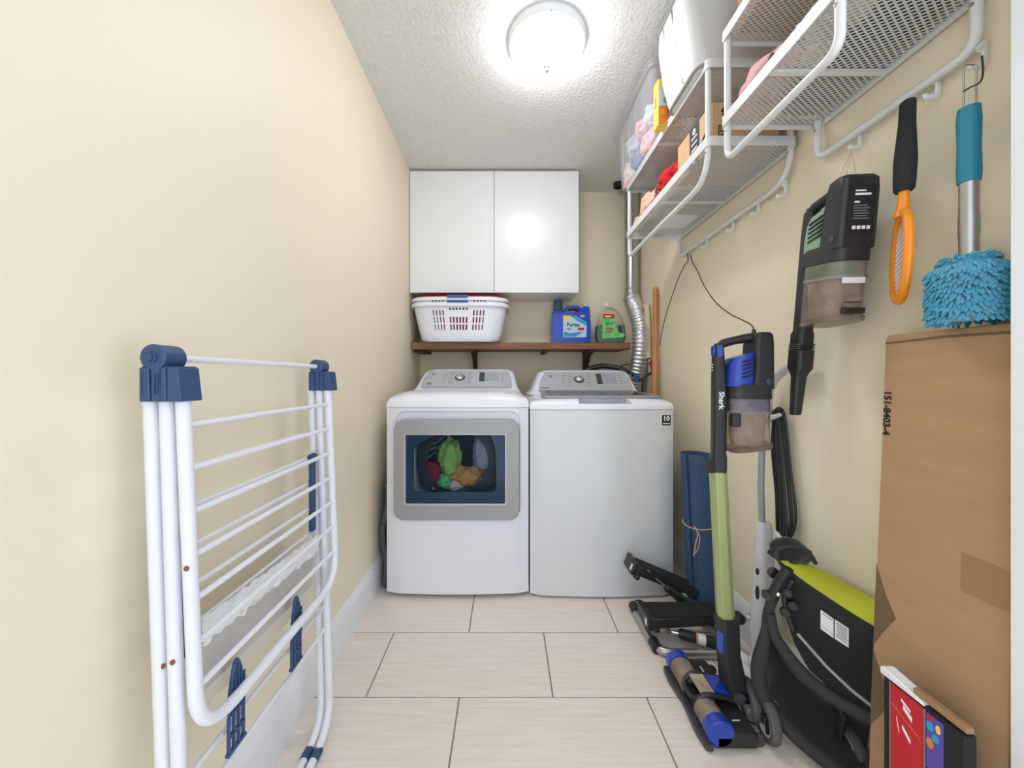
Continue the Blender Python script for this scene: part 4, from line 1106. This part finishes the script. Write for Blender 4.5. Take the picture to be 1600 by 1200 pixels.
part('folded_edge', MB().grid(shf(.562, .612, .0055, .001), 70, 8).solid(.001), 'whitewrap', t, label='white crumpled upper edge', ang=40)
solo('card_panel', MB().box(-.5515, -.5495, .665, 1.045, .470, .590, .0008, 1).mapped(lambda p: V((p.x, p.y, p.z - (p.y - .66) * .045))),
     'wrap2', 'greige flat card behind the plastic sheet in the clothes airer', 'card', (-.55, .86, .45))

# ------------------------------------------------------------------ carton leaning on the right wall by the door
t = thing('tall_carton', 'tall flat kraft cardboard carton leaning on the right wall beside the door jamb', 'box', (.87, .76, 0))
lean_ = lambda z: .853 + z * .040
prof = [(lean_(0), 0), (lean_(0) + .048, 0), (lean_(1.135) + .040, 1.135), (lean_(1.12) + .004, 1.139), (lean_(1.12), 1.128)]
mb = MB().prism([(x, z) for x, z in prof], 'y', .640, .876, .002, 1)
part('box', mb, 'carton', t)
def cf(y, z, o=.0008): return V((lean_(z) - o, y, z))
def patch_c(poly, name, m, o=.0008, label=None):
    k = MB(); n = len(poly)
    k.add([cf(y, z, -.001) for y, z in poly] + [cf(y, z, o) for y, z in poly], [tuple(range(n)), tuple(range(2 * n - 1, n - 1, -1))] + [(i, n + i, n + (i + 1) % n, (i + 1) % n) for i in range(n)])
    return part(name, k, m, t, label=label)
def cyz(px, py):
    """point of the carton face seen at a pixel"""
    z = .6
    for _ in range(8):
        y = (lean_(z)) * F / (px - VX); z = CAM_H - (py - VY) * y / F
    return (y, z)
patch_c([(.8755, cyz(1367, 880)[1]), cyz(1384, 928), cyz(1400, 967), cyz(1378, 960), (.8755, cyz(1366, 945)[1])], 'notch_shade', 'cartondk')  # side panel in shadow behind the notched edge, painted as dark patches
patch_c([(.8755, cyz(1366, 945)[1]), cyz(1378, 960), cyz(1400, 967), cyz(1380, 988), (.8755, cyz(1362, 1006)[1])], 'notch_shade', 'cartondk')
patch_c([(.8755, cyz(1362, 1012)[1]), cyz(1376, 1050), cyz(1392, 1095), (.8755, cyz(1360, 1085)[1])], 'notch_shade', 'cartondk')
patch_c([(.8755, cyz(1360, 1085)[1]), cyz(1392, 1095), cyz(1375, 1118), (.8755, cyz(1357, 1130)[1])], 'notch_shade', 'cartondk')
patch_c([cyz(1503, 862), cyz(1592, 898), cyz(1592, 964), cyz(1501, 922)], 'tape_strip', 'tape', label='strip of brown packing tape')
part('flap_seam', MB().tube([cf(.874, 1.121, .001), cf(.76, 1.124, .0015), cf(.642, 1.120, .001)], .0022, 6), 'cartondk', t)
y_, z_ = cyz(1386, 645)
part('number_lettering', MB().text('151-8403-4', .0225, cf(y_ + .0, z_, .0012), V((.040, 0, 1)) * -1, (0, -1, 0), .0003, bold=.0006), 'ink', t)

# slim retail box in front of the carton
t2 = t
t = thing('slim_box', 'slim red and black printed retail box with white top edge, before the tall carton', 'box', (.81, .72, 0))
part('box', MB().box(.800, .822, .645, .785, 0, .412, .002, 1), 'ink', t)
part('lid_edge', MB().prism([(.790, .410), (.790, .424), (.782, .427), (.712, .418), (.706, .410)], 'x', .797, .823, .002, 1), 'whiteink', t, label='white top edge')
r = part('red_panel', MB().box(.7988, .801, .7065, .770, .20, .406), 'redink', t, label='red printed panel')
part('panel_border', MB().box(.7986, .800, .769, .7715, .20, .406), 'greyink', r); part('panel_border', MB().box(.7986, .800, .705, .7075, .20, .406), 'greyink', r)
def stroke(y0, z0, y1, z1, wd):
    return MB().prism([(y0, z0 - wd), (y1, z1 - wd), (y1, z1 + wd), (y0, z0 + wd)], 'x', .7982, .7992)
for q_ in ((.748, .388, .731, .378, .0026), (.744, .376, .728, .364, .0048), (.746, .335, .731, .318, .0040), (.757, .344, .752, .318, .0028)):
    part('panel_mark', stroke(*q_), 'whiteink', r)
part('panel_rule', stroke(.767, .366, .714, .340, .0007), 'orangep', r)
pc = part('picture_panel', MB().box(.7988, .801, .676, .7035, .30, .404), 'purple', t, label='picture panel of mixed colours')
for (y, z, ry, rz, m) in ((.697, .382, .006, .009, 'aqua'), (.684, .387, .004, .008, 'yellow'), (.697, .398, .006, .005, 'redink'), (.697, .350, .006, .010, 'orangep'), (.688, .366, .006, .008, 'aqua')):
    part('picture_patch', MB().prism([(y + ry * math.cos(2 * PI * i / 12), z + rz * math.sin(2 * PI * i / 12)) for i in range(12)], 'x', .7982, .7992), m, pc)
part('flap', MB().box(.799, .812, .641, .727, .420, .431, .001, 1), 'tape', t2, label='folded-out carton flap')  # kraft in shade: the darker tape brown paints that shade in

# ------------------------------------------------------------------ rolled mat between the washer and the wall
t = thing('exercise_mat', 'rolled navy exercise mat tied with cord, standing between the washer and the wall', 'mat', (.872, 1.70, 0))
sp = []
for i in range(150):
    a = i / 150 * 2 * PI * 4.6; r = .012 + .052 * i / 150
    sp.append((r, a))
mc0, mc1 = V((.875, 1.705, .690)), V((.878, 1.640, .002))
o_ = []; i_ = []
for r, a in sp: o_.append((r + .0052, a)); i_.append((r, a))
outline = o_ + i_[::-1]
rings = []
for k in range(9):
    c = mc1 + (mc0 - mc1) * (k / 8)
    rings.append([c + V((r * math.cos(a), r * math.sin(a), 0)) for r, a in outline])
part('roll', MB().loft(rings), 'matblue', t, ang=50)
def mring(z, r):
    c = mc1 + (mc0 - mc1) * (z / .69)
    return [c + V((r * math.cos(2 * PI * i / 28), r * math.sin(2 * PI * i / 28), .012 * math.sin(2 * PI * i / 28 + 1))) for i in range(28)]
cd = part('tie_cord', MB().tube(mring(.385, .0715), .0025, 6, closed=True), 'cord', t, label='pale tie cord')
c = mc1 + (mc0 - mc1) * (.385 / .69) + V((-.052, -.05, 0))
part('cord_tail', MB().tube(smooth([c, c + V((.012, -.008, -.03)), c + V((.004, -.006, -.075)), c + V((-.004, -.004, -.13))], 6), .0025, 6)
     .tube(smooth([c, c + V((.020, -.008, -.04)), c + V((.016, -.006, -.09)), c + V((.002, -.004, -.12))], 6), .0025, 6), 'cord', cd, kind='stuff')

# ------------------------------------------------------------------ charging cable hung from the far rack
cab = smooth([P(1090, 396, 1.93) + V((0, 0, 0)), P(1079, 408, 1.93), P(1070, 414, 1.95), P(1058, 440, 1.98), P(1045, 478, 2.05), P(1036, 510, 2.12), P(1031, 540, 2.2)], 8)
for p in cab: p.x = min(p.x, .945)
solo('charging_cable', MB().tube(cab, .0022, 6), 'black', 'thin black cable hanging from the far rack down towards the wooden stick', 'cable', P(1036, 510, 2.12))
cab = smooth([P(1079, 398, 1.90), P(1082, 410, 1.88), P(1090, 424, 1.80), P(1100, 446, 1.70), P(1118, 472, 1.55), P(1140, 490, 1.38), P(1160, 500, 1.27), P(1174, 508, 1.19), P(1178, 516, 1.165)], 8)
for p in cab: p.x = min(p.x, .945)
CABLE_END = cab[-1]
solo('charging_cable', MB().tube(cab, .0022, 6), 'black', 'thin black cable running from the far rack to the top of the blue stick vacuum', 'cable', P(1140, 490, 1.38))

# ------------------------------------------------------------------ upright stick vacuum
vo = V((.634, 1.155, .745))
ang_ = math.radians(-8)
ua = V((math.cos(ang_), math.sin(ang_), -.035)).normalized(); wa = V((.035 - .02, 0.01, 1)).normalized(); va = wa.cross(ua).normalized(); ua = va.cross(wa)
mv = Matrix((ua * .88, va, wa)).transposed().to_4x4(); mv.translation = vo
t = thing('stick_vacuum', 'cordless stick vacuum with blue motor housing and green wand standing on the floor', 'vacuum cleaner', (.68, 1.16, 0))
hand_unit(t, mv, 'blue', None, 'side', name_text='Shark')
part('charge_plug', MB().lathe([(.006, 0), (.006, .018), (.003, .022)], CABLE_END - V((0, 0, .018)), seg=10), 'black', t)
wt = mv @ V((.028, 0, .004)); wb_ = V((.683, 1.150, .255))
hexs = []
ax = (wt - wb_).normalized()
for c_, k in ((wb_, 1), (wt, .96)):
    s1 = V((1, 0, 0)); s2 = ax.cross(s1).normalized()
    pts = [(-.026, -.004), (-.020, -.022), (.006, -.024), (.022, -.014), (.024, .012), (.012, .022), (-.020, .020)]
    hexs.append([c_ + s1 * a * k + s2 * (-b) * k * -1 for a, b in pts])
part('wand', MB().loft(hexs).bevel(.002, 2), 'green', t, label='green anodised wand', ang=20)
part('release_latch', MB().box(.608, .636, 1.128, 1.140, .748, .786, .003), 'black', t)
# elbow above the floor head
el = MB().loft([[V((*p, z)) for p in rr(.664 + dxx - hw, .664 + dxx + hw, 1.148 - hd_, 1.148 + hd_, .012, 4)] for z, dxx, hw, hd_ in ((.075, .040, .030, .030), (.10, .038, .032, .031), (.14, .032, .030, .028), (.19, .024, .028, .026), (.262, .020, .029, .027), (.30, .018, .029, .027))])
eb = part('elbow', el, 'black', t)
part('release_button', MB().prism(rr(-.014, .014, .195, .262, .012), 'x', .652, .662, .003).mapped(lambda p: V((p.x, p.y + 1.135, p.z))), 'blue', eb, label='blue release button')
part('pivot', MB().lathe([(.018, 0), (.018, .08), (.012, .084)], (.700, 1.108, .072), (0, 1, 0), 20), 'dark', eb)
# floor head: long brush roll along y in front, deck behind
hx, hy0, hy1 = .598, 1.030, 1.300
hdk = MB().loft([[V((*p, z)) for p in rr(.575, .705 - i2, hy0 - .004 + i1, hy1 + .004 - i1, .014, 4)] for z, i1, i2 in ((.010, .0, 0), (.036, 0, 0), (.046, .004, .006), (.050, .012, .016))])
hd = part('floor_head', hdk, 'black', t, label='black floor head')
for (ya, yb) in ((hy0 + .030, 1.115), (1.198, hy1 - .026)):
    r1 = part('roller_window', MB().lathe([(.0345, 0), (.036, .002), (.036, yb - ya - .002), (.0345, yb - ya)], (hx, ya, .044), (0, 1, 0), 28), 'cup', hd, label='clear roller window')
    part('brush_roll', MB().lathe([(.0325, .001), (.0325, yb - ya - .001)], (hx, ya, .044), (0, 1, 0), 28).mapped(lambda p: p + noise.noise_vector(p * 70) * .0012), 'roller', hd, label='dusty brush roll')
for (ya, yb) in ((hy0 - .004, hy0 + .030), (hy1 - .026, hy1 + .004)):
    part('end_cap', MB().lathe([(.030, 0), (.038, .004), (.038, yb - ya - .002), (.036, yb - ya)], (hx, ya, .044), (0, 1, 0), 28), 'blue', hd, label='blue roller end cap')
arm = MB()
arm.tube(fillet([(.705, 1.115, .062), (.600, 1.113, .086), (.566, 1.122, .060), (.566, 1.190, .060), (.600, 1.199, .086), (.705, 1.197, .062)], .022, 5), .007, 10)
part('bridge', arm, 'black', hd)
part('bridge_panel', MB().loft([[V((x, y, z + .012)) for x, z in ((.632, .068), (.695, .057))] + [V((x, y, z + .018)) for x, z in ((.695, .057), (.632, .068))] for y in (1.122, 1.190)]), 'blue', hd, label='blue bridge panel')
part('bridge_window', MB().loft([[V((x, y, z)) for x, z in ((.588, .080), (.630, .079), (.630, .085), (.588, .086))] for y in (1.122, 1.190)]), 'roller', hd)
part('bumper', MB().prism(roundpoly([(.552, hy0 - .008), (.575, hy0 - .010), (.575, hy1 + .008), (.552, hy1 + .006), (.548, hy1 - .05), (.556, 1.17), (.548, hy0 + .05)], .008), 'z', .005, .022, .002), 'dark', hd)
part('deck_mark', MB().box(.650, .672, 1.065, 1.0675, .050, .0512).box(.66, .664, 1.235, 1.265, .050, .0514), 'whiteink', hd, kind='stuff')
for yy in (hy0 + .012, hy1 - .012):
    part('wheel', MB().lathe([(.010, 0), (.018, .002), (.018, .010), (.010, .012)], (.712, yy - .006, .0185), (0, 1, 0), 18), 'dark', hd)
part('wheel', MB().lathe([(.010, 0), (.020, .002), (.020, .016), (.010, .018)], (.722, 1.082, .050), (0, 1, 0), 18), 'steel', hd, label='chrome pivot roller')

# ------------------------------------------------------------------ mini stepper
t = thing('stepper', 'black mini stepper with silver tube base on the tiles in front of the washer', 'stepper', (.70, 1.52, 0))
tr = 0.016
base = fillet([(.86, 1.66, tr), (.575, 1.655, tr), (.562, 1.63, tr), (.560, 1.42, tr), (.585, 1.372, tr), (.86, 1.366, tr)], [.03, .03, .05, .05], 6)
part('base_tube', MB().tube(base, tr, 14), 'steel', t)
part('cross_beam', MB().box(.80, .845, 1.36, 1.67, .030, .062, .004), 'grey', t)
part('tube_cap', MB().lathe([(.020, 0), (.020, .05)], (.565, 1.605, tr + .004), (0, 1, 0), 14), 'black', t)
part('tube_cap', MB().lathe([(.020, 0), (.020, .045)], (.566, 1.385, tr + .004), (0, 1, 0), 14), 'black', t)
def pedal(L0, L1, y0, y1, th, hand):
    """L0 = low/high end (x, z), L1 = pivot end"""
    a, b = V((L0[0], 0, L0[1])), V((L1[0], 0, L1[1])); d = (b - a); Ln = d.length; d.normalize(); n = V((-d.z, 0, d.x))
    if n.z < 0: n = -n
    def w(s, y, h): return a + d * s + n * h + V((0, y, 0))
    m = MB().prism(roundpoly([(0, y0 + .004), (.03, y0), (Ln - .03, y0 + .012), (Ln, y0 + .025), (Ln, y1 - .025), (Ln - .03, y1 - .012), (.03, y1), (0, y1 - .004)], .012), 'z', -th, 0, .006, 2)
    m.mapped(lambda p: w(p.x, p.y, p.z * (1.0 if p.x < Ln * .9 else .7)))
    pd = part('pedal', m, 'black', t)
    g_ = MB().prism(rr(.025, Ln - .05, y0 + .012, y1 - .012, .012), 'z', .0, .003, .001, 1); g_.mapped(lambda p: w(p.x, p.y, p.z))
    part('grip_pad', g_, 'blackm', pd)
    lip = MB().box(-.006, .012, y0 - .002, y1 + .002, -th - .006, .008, .003); lip.mapped(lambda p: w(p.x, p.y, p.z))
    part('end_lip', lip, 'black', pd)
    s_ = MB().box(-.0068, -.0058, y0 + .012, y0 + .028, -th + .006, -.008); s_.mapped(lambda p: w(p.x, p.y, p.z)); part('sticker', s_, 'whiteink', pd)
    ft = MB().lathe([(.012, 0), (.014, .02), (.010, .024)], V((0, 0, 0)), (0, 0, -1), 14)
    ft.mapped(lambda p: w(.035 + p.x, y0 + .025 + p.y, p.z - th)); part('stop_foot', ft, 'black', pd)
    return w, Ln
wf, Lf = pedal((.556, .232), (.855, .105), 1.590, 1.690, .040, 1)
wn, Ln_ = pedal((.546, .112), (.850, .118), 1.415, 1.530, .038, -1)
part('pivot_arm', MB().tube([wf(Lf - .04, 1.64, -.03), V((.875, 1.64, .062))], .014, 10), 'steel', t)
part('pivot_arm', MB().tube([wn(Ln_ - .04, 1.47, -.03), V((.875, 1.47, .055))], .014, 10), 'steel', t)
def cyl(a, b, split, lab):
    a, b = V(a), V(b); m_ = a + (b - a) * split
    p = part('hydraulic_cylinder', MB().tube([m_, m_ + (b - m_) * .06, b - (b - m_) * .05, b], [.014, .019, .019, .014], 14), 'black', t)
    part('rod', MB().tube([a, m_ + (b - a) * .02], .0045, 8), 'chrome', p)
    part('rod_eye', MB().lathe([(.010, -.008), (.010, .008)], a, (0, 1, 0), 14), 'steel', p)
    if lab:
        dd = (b - m_).normalized(); c0 = m_ + (b - m_) * .40; c1 = m_ + (b - m_) * .62; c15 = c0 + (c1 - c0) * .3
        part('sticker', MB().tube([c0, c1], .0193, 14, cap=False), 'whiteink', p)
        part('sticker_stripe', MB().tube([c0 + (c1 - c0) * .02, c0 + (c1 - c0) * .18], .0195, 14, cap=False), 'orangep', p)
cyl(P(1012, 893, 1.60), P(1075, 945, 1.585), .45, False)
cyl(P(1044, 985, 1.44), P(1128, 1008, 1.385), .20, True)
part('display_dome', MB().lathe([(.030, 0), (.030, .01), (.022, .026), (.001, .032)], P(1063, 931, 1.62), (-.3, -.7, .6), 20), 'matgreen', t, label='green round counter')
part('pivot_knob', MB().lathe([(.017, 0), (.019, .004), (.019, .03), (.012, .036), (.001, .036)], P(1158, 969, 1.372) + V((0, .03, 0)), (0, -1, 0), 18), 'black', t)
part('knob_stem', MB().tube([P(1158, 969, 1.372) + V((0, .03, 0)), P(1150, 975, 1.372) + V((-.01, .08, -.02))], .010, 10), 'steel', t)
part('front_post', MB().tube(fillet([P(1125, 985, 1.52), P(1145, 1000, 1.45), P(1150, 1015, 1.40)], .03), .013, 10), 'grey', t)
solo('cable_loop', MB().tube(smooth([P(1032, 962, 1.66), P(1018, 946, 1.69), P(1000, 939, 1.70), P(992, 940, 1.69), P(996, 950, 1.665), P(1003, 955, 1.65)], 8), .003, 6),
     'black', 'black cord loop lying on the tile in front of the washer', 'cord', P(1000, 950, 1.68))

# ------------------------------------------------------------------ steam mop
t = thing('steam_mop', 'white and grey upright steam mop with wound black cord leaning on the right wall', 'mop', (.84, 1.28, 0))
ym = 1.275
def WP(px, py, x=.912):
    return P(px, py, x * F / (px - VX))
hb = fillet([WP(1199, 660), WP(1199, 620), WP(1206, 597), WP(1225, 578), WP(1241, 570), WP(1262, 566)], [.03, .03, .03, .03], 5)
for p in hb: p.x = min(p.x, .930)
part('handle', MB().tube(hb, [.013] * (len(hb) - 4) + [.014, .015, .015, .014], 12, flat=1.3), 'lgrey', t, label='pale grey curved handle')
part('upper_hook', MB().tube([WP(1199, 652), WP(1208, 652), WP(1219, 648)], [.010, .009, .006], 10), 'lgrey', t)
part('tube', MB().tube([WP(1199, 655), P(1191, 692, ym), P(1189, 760, ym), P(1191, 822, ym)], .0098, 14), 'grey', t)
bod = MB().loft([[V((p[0], p[1], z)) for p in rr(cx_ - hw, cx_ + hw, ym - hd_, ym + hd_, min(hw, hd_) * .7, 4)] for z, cx_, hw, hd_ in (
    (P(0, 815, ym).z, .887, .020, .018), (P(0, 826, ym).z, .887, .022, .020), (P(0, 880, ym).z, .889, .026, .026), (P(0, 930, ym).z, .888, .032, .034), (P(0, 975, ym).z, .884, .034, .036), (P(0, 1005, ym).z, .876, .024, .026), (P(0, 1025, ym).z, .868, .014, .016))])
bd_ = part('body', bod, 'lgrey', t)
for px, py, rx, rz in ((1182, 893, .006, .012), (1182, 926, .006, .024)):
    c = P(px, py, ym - .03); part('body_vent', MB().lathe([(.5, 0), (.5, .002), (.2, .003)], (0, 0, 0), (-.6, -.8, 0), 16).mapped(lambda p, c=c, rx=rx, rz=rz: V((c.x + .003 + p.x * rx * 2, c.y + p.y * rx * 2, c.z + p.z * rz * 2))), 'black', bd_)
hkk = smooth([P(1202, 828, ym), WP(1212, 832), WP(1221, 842), WP(1229, 855)], 6)
for p in hkk: p.x = min(p.x, .935)
part('cord_hook', MB().tube(hkk, [.006 + .003 * i / len(hkk) for i in range(len(hkk))], 10), 'lgrey', t)
tk = P(1201, 905, ym - .03)
part('valve_knob', MB().lathe([(.016, 0), (.018, .006), (.012, .014), (.001, .015)], (.918, ym - .03, P(0, 893, ym).z), (-.3, -.95, 0), 16), 'black', t)
mh_ = MB().prism(roundpoly([(.775, 1.165), (.838, 1.160), (.872, 1.32), (.850, 1.375), (.810, 1.370), (.780, 1.31)], .03), 'z', .004, .045, .012, 3)
part('mop_head', mh_, 'trim', t, label='white mop head')
part('mop_pad', MB().prism(roundpoly([(.768, 1.158), (.846, 1.152), (.880, 1.325), (.855, 1.383), (.806, 1.378), (.773, 1.315)], .03), 'z', 0.0005, .006, .002, 1), 'lgrey', t)
part('neck', MB().tube([(.870, ym, P(0, 1018, ym).z), (.845, ym + .005, .05), (.835, ym + .01, .035)], [.014, .013, .016], 12), 'lgrey', t)
coil = MB()
for k in range(5):
    ox = (k - 2) * .0055; oy = ((k * 37) % 5 - 2) * .006
    j = [0, 3, 1, 4, 2][k]
    pts = [WP(1203 + j * 3, 642), WP(1200 + j * 4, 700 + 6 * k), WP(1206 + j * 4, 770), WP(1209 + j * 3.5, 836 + k * 3), WP(1222 + j * 2, 846 + k * 3), WP(1236 - j * 3, 812), WP(1229 - j * 2.5, 740), WP(1220 - j * 1.5, 656), WP(1212 + j, 638)]
    pts = [V((p.x - (.008 if k % 2 else 0) + .012, p.y + oy * .3, p.z)) for p in pts]
    coil.tube(smooth(pts + [pts[0]], 6), .0042, 8)
part('power_cord', coil, 'black', t, label='black power cord in a long hank', kind='stuff')
t = thing('wall_valve', 'small white fitting with red wire low on the right skirting board', 'fitting', P(1178, 965, 1.40))
c = V((.928, 1.385, P(0, 966, 1.385).z))
part('cup', MB().lathe([(.012, 0), (.018, .004), (.018, .010), (.014, .012)], c, (-1, 0, 0), 18), 'grey', t)
part('plug', MB().lathe([(.009, 0), (.010, .008), (.006, .016)], c + V((-.012, 0, 0)), (-1, 0, 0), 14), 'white', t)
part('wire', MB().tube(smooth([c + V((-.026, 0, 0)), c + V((-.022, -.012, -.006)), c + V((-.014, -.028, -.018))], 5), .0016, 6), 'redink', t)

# ------------------------------------------------------------------ folded pushchair
t = thing('pushchair', 'black folded pushchair with lime-green panel on the floor by the tall carton', 'pushchair', (.79, 1.0, 0))
def yd(px): return 1.085 - (px - 1182) * .00104          # it stands askew: its left end further from the door
def Q(px, py, d=0): return P(px, py, yd(px) + d)
A, B = Q(1219, 876), Q(1366, 978)
W = [P(1219, 876, 1.0435), P(1240, 876, 1.06), P(1268, 882, 1.07), P(1292, 894, 1.055), P(1330, 915, 1.00), P(1368, 937, .930)]
def lerp_list(L, u):
    k = u * (len(L) - 1); i = min(int(k), len(L) - 2); return L[i] + (L[i + 1] - L[i]) * (k - i)
Ledge = [Q(1219, 876), Q(1236, 893), Q(1262, 912), Q(1296, 935), Q(1330, 957), Q(1366, 979)]
def lime(u, v):
    a, b = lerp_list(Ledge, u), lerp_list(W, u)
    p = a + (b - a) * v; p.x = min(p.x, .942)
    return p + V((0, 0, .006 * math.sin(PI * v) * min(1, u * 4)))
part('canopy', MB().grid(lime, 28, 8).solid(.004), 'lime', t, label='lime-green canopy panel', ang=60)
Bedge = [Q(1226, 960), Q(1240, 1005), Q(1262, 1045), Q(1296, 1075), Q(1330, 1098), Q(1366, 1120)]
def panel(u, v):
    a, b = lerp_list(Ledge, u), lerp_list(Bedge, u)
    return a + (b - a) * v + V((.016, .018, 0)) * math.sin(PI * v) * min(1, u * 3) + V((.004, .005, -.002))
pn = part('back_panel', MB().grid(panel, 24, 14).solid(.006), 'fabric', t, ang=70)
part('canopy_hem', MB().tube([lerp_list(Ledge, i / 20) + V((-.002, -.002, -.005)) for i in range(21)], .006, 8), 'fabric', t)
def lp(u, v): return panel(u, v) + V((-.006, -.007, 0))
for u0, u1 in ((.52, .64), (.65, .78)):
    part('care_label', MB().add([lp(u0, .20 + u0 * .02), lp(u1, .20 + u1 * .02), lp(u1, .45), lp(u0, .45)], [(0, 1, 2, 3)]).solid(.0012), 'whiteink', pn, label='white care label')
    ln = MB(); o = V((-.0015, -.0018, 0))
    for k in range(6):
        v = .235 + k * .032
        ln.add([lp(u0 + .014, v) + o, lp(u1 - .014, v) + o, lp(u1 - .014, v + .011) + o, lp(u0 + .014, v + .011) + o], [(0, 1, 2, 3)])
    part('label_print', ln, 'greyink', pn, kind='stuff')
f1 = smooth([Q(1230, 893), Q(1210, 930), Q(1200, 958), Q(1196, 990), Q(1189, 1025), Q(1185, 1052), Q(1192, 1085), Q(1212, 1115), Q(1244, 1150), Q(1290, 1188), Q(1345, 1232)], 8)
rad = [.0125] * 24 + [.0135 + .0008 * k for k in range(8)]; rad += [.020] * (len(f1) - len(rad))
part('outer_bar', MB().tube(f1, rad, 14), 'padding', t, label='charcoal foam-covered outer bar')
f2 = smooth([Q(1202, 955), Q(1208, 985), Q(1222, 1010), Q(1242, 1036), Q(1272, 1065), Q(1310, 1092), Q(1366, 1122)], 8)
f2 = [p + V((-.004, -.010, 0)) for p in f2]
part('inner_bar', MB().tube(f2, [.012 + .004 * min(1, i / 20) for i in range(len(f2))], 14), 'padding', t, label='charcoal foam-covered inner bar')
part('upper_tube', MB().tube(smooth([Q(1232, 888, -.004), Q(1216, 912, -.004), Q(1206, 935, -.004)], 6), .0135, 12), 'black', t)
jc = Q(1203, 930)
part('joint', MB().box(jc.x - .016, jc.x + .016, jc.y - .016, jc.y + .016, jc.z - .012, jc.z + .010, .005), 'dark', t)
part('clip', MB().lathe([(.006, 0), (.006, .010), (.003, .012)], Q(1209, 922) + V((0, -.014, 0)), (-.3, -1, 0), 12), 'chrome', t)
for px, py in ((1232, 925), (1240, 945), (1228, 955)):
    part('hinge_link', MB().lathe([(.010, 0), (.013, .004), (.013, .014), (.009, .018)], Q(px, py) + V((0, .004, 0)), (-.5, -.85, 0), 14), 'black', t)
part('link_rod', MB().tube(smooth([Q(1238, 905), Q(1226, 935), Q(1232, 962), Q(1240, 985)], 5), .007, 10), 'black', t)
part('rail', MB().tube([Q(1246, 990, -.012), Q(1290, 1040, -.012), Q(1330, 1078, -.012), Q(1364, 1105, -.010)], .004, 10), 'grey', t)
T0 = [Q(1206, 990), Q(1224, 1025), Q(1250, 1058), Q(1290, 1090), Q(1330, 1112), Q(1366, 1132)]
T1 = [Q(1192, 1040), Q(1200, 1085), Q(1226, 1125), Q(1262, 1160), Q(1300, 1190), Q(1350, 1225)]
def bas(u, v):
    a, b = lerp_list(T0, u), lerp_list(T1, u)
    return a + (b - a) * v + V((.05, .05, .0)) * math.sin(PI * v) + V((0, 0, .008 * noise.noise(V((u * 8, v * 6, 2))) + .008))
part('basket', MB().grid(bas, 24, 14).solid(.004), 'fabric', t, ang=80)
hb = P(1243, 868, 1.055)
part('folded_hood', MB().blob((hb.x + .004, hb.y + .030, hb.z - .004), (.052, .046, .038), 74, .2, 2.0, 3), 'fabric', t, label='black folded hood bundle')
part('hood_strap', MB().tube(smooth([P(1212, 872, 1.05), P(1216, 858, 1.05), P(1238, 854, 1.05), P(1262, 862, 1.05), P(1274, 880, 1.06)], 6), .006, 8), 'padding', t)
part('hood_knob', MB().lathe([(.012, 0), (.015, .004), (.015, .012), (.008, .016)], P(1207, 893, 1.085), (-.3, -1, 0), 16), 'black', t)
def wheel(c, ax, r, wdt):
    c = V(c); ax = V(ax).normalized()
    w_ = part('wheel', MB().lathe([(r * .72, -wdt / 2), (r * .94, -wdt / 2), (r, -wdt * .25), (r, wdt * .25), (r * .94, wdt / 2), (r * .72, wdt / 2), (r * .72, -wdt / 2)], c, ax, 32, cap=False), 'tyre', t, label='grey tyre')
    part('rim', MB().lathe([(r * .73, -wdt * .42), (r * .66, -wdt * .46), (r * .66, wdt * .46), (r * .73, wdt * .42)], c, ax, 32, cap=False), 'lgrey', w_)
    hubm = MB().lathe([(r * .2, -wdt * .55), (r * .22, -wdt * .3), (r * .22, wdt * .3), (r * .2, wdt * .55)], c, ax, 16)
    u_ = ax.orthogonal().normalized(); v_ = ax.cross(u_)
    part('hub', hubm, 'black', w_)
    for k in range(5):
        a = 2 * PI * k / 5; d_ = u_ * math.cos(a) + v_ * math.sin(a)
        part('spoke', MB().tube([c + d_ * r * .15, c + d_ * r * .69], .006, 8), 'black', w_)
wheel((.739, 1.128, .058), (1, -.15, 0), .057, .024)
wheel((.748, 1.062, .058), (1, -.15, 0), .057, .024)
part('fork', MB().tube(fillet([(.745, 1.085, .20), (.748, 1.085, .13), (.758, 1.126, .060)], .02), .008, 10), 'black', t)
part('fork', MB().tube(fillet([(.745, 1.083, .20), (.750, 1.080, .13), (.768, 1.062, .060)], .02), .008, 10), 'black', t)
wheel((.905, .985, .058), (1, 0, 0), .057, .024)
part('rear_strut', MB().tube([(.885, .985, .060), (.875, .96, .16), lerp_list(T0, .7)], .008, 10), 'black', t)
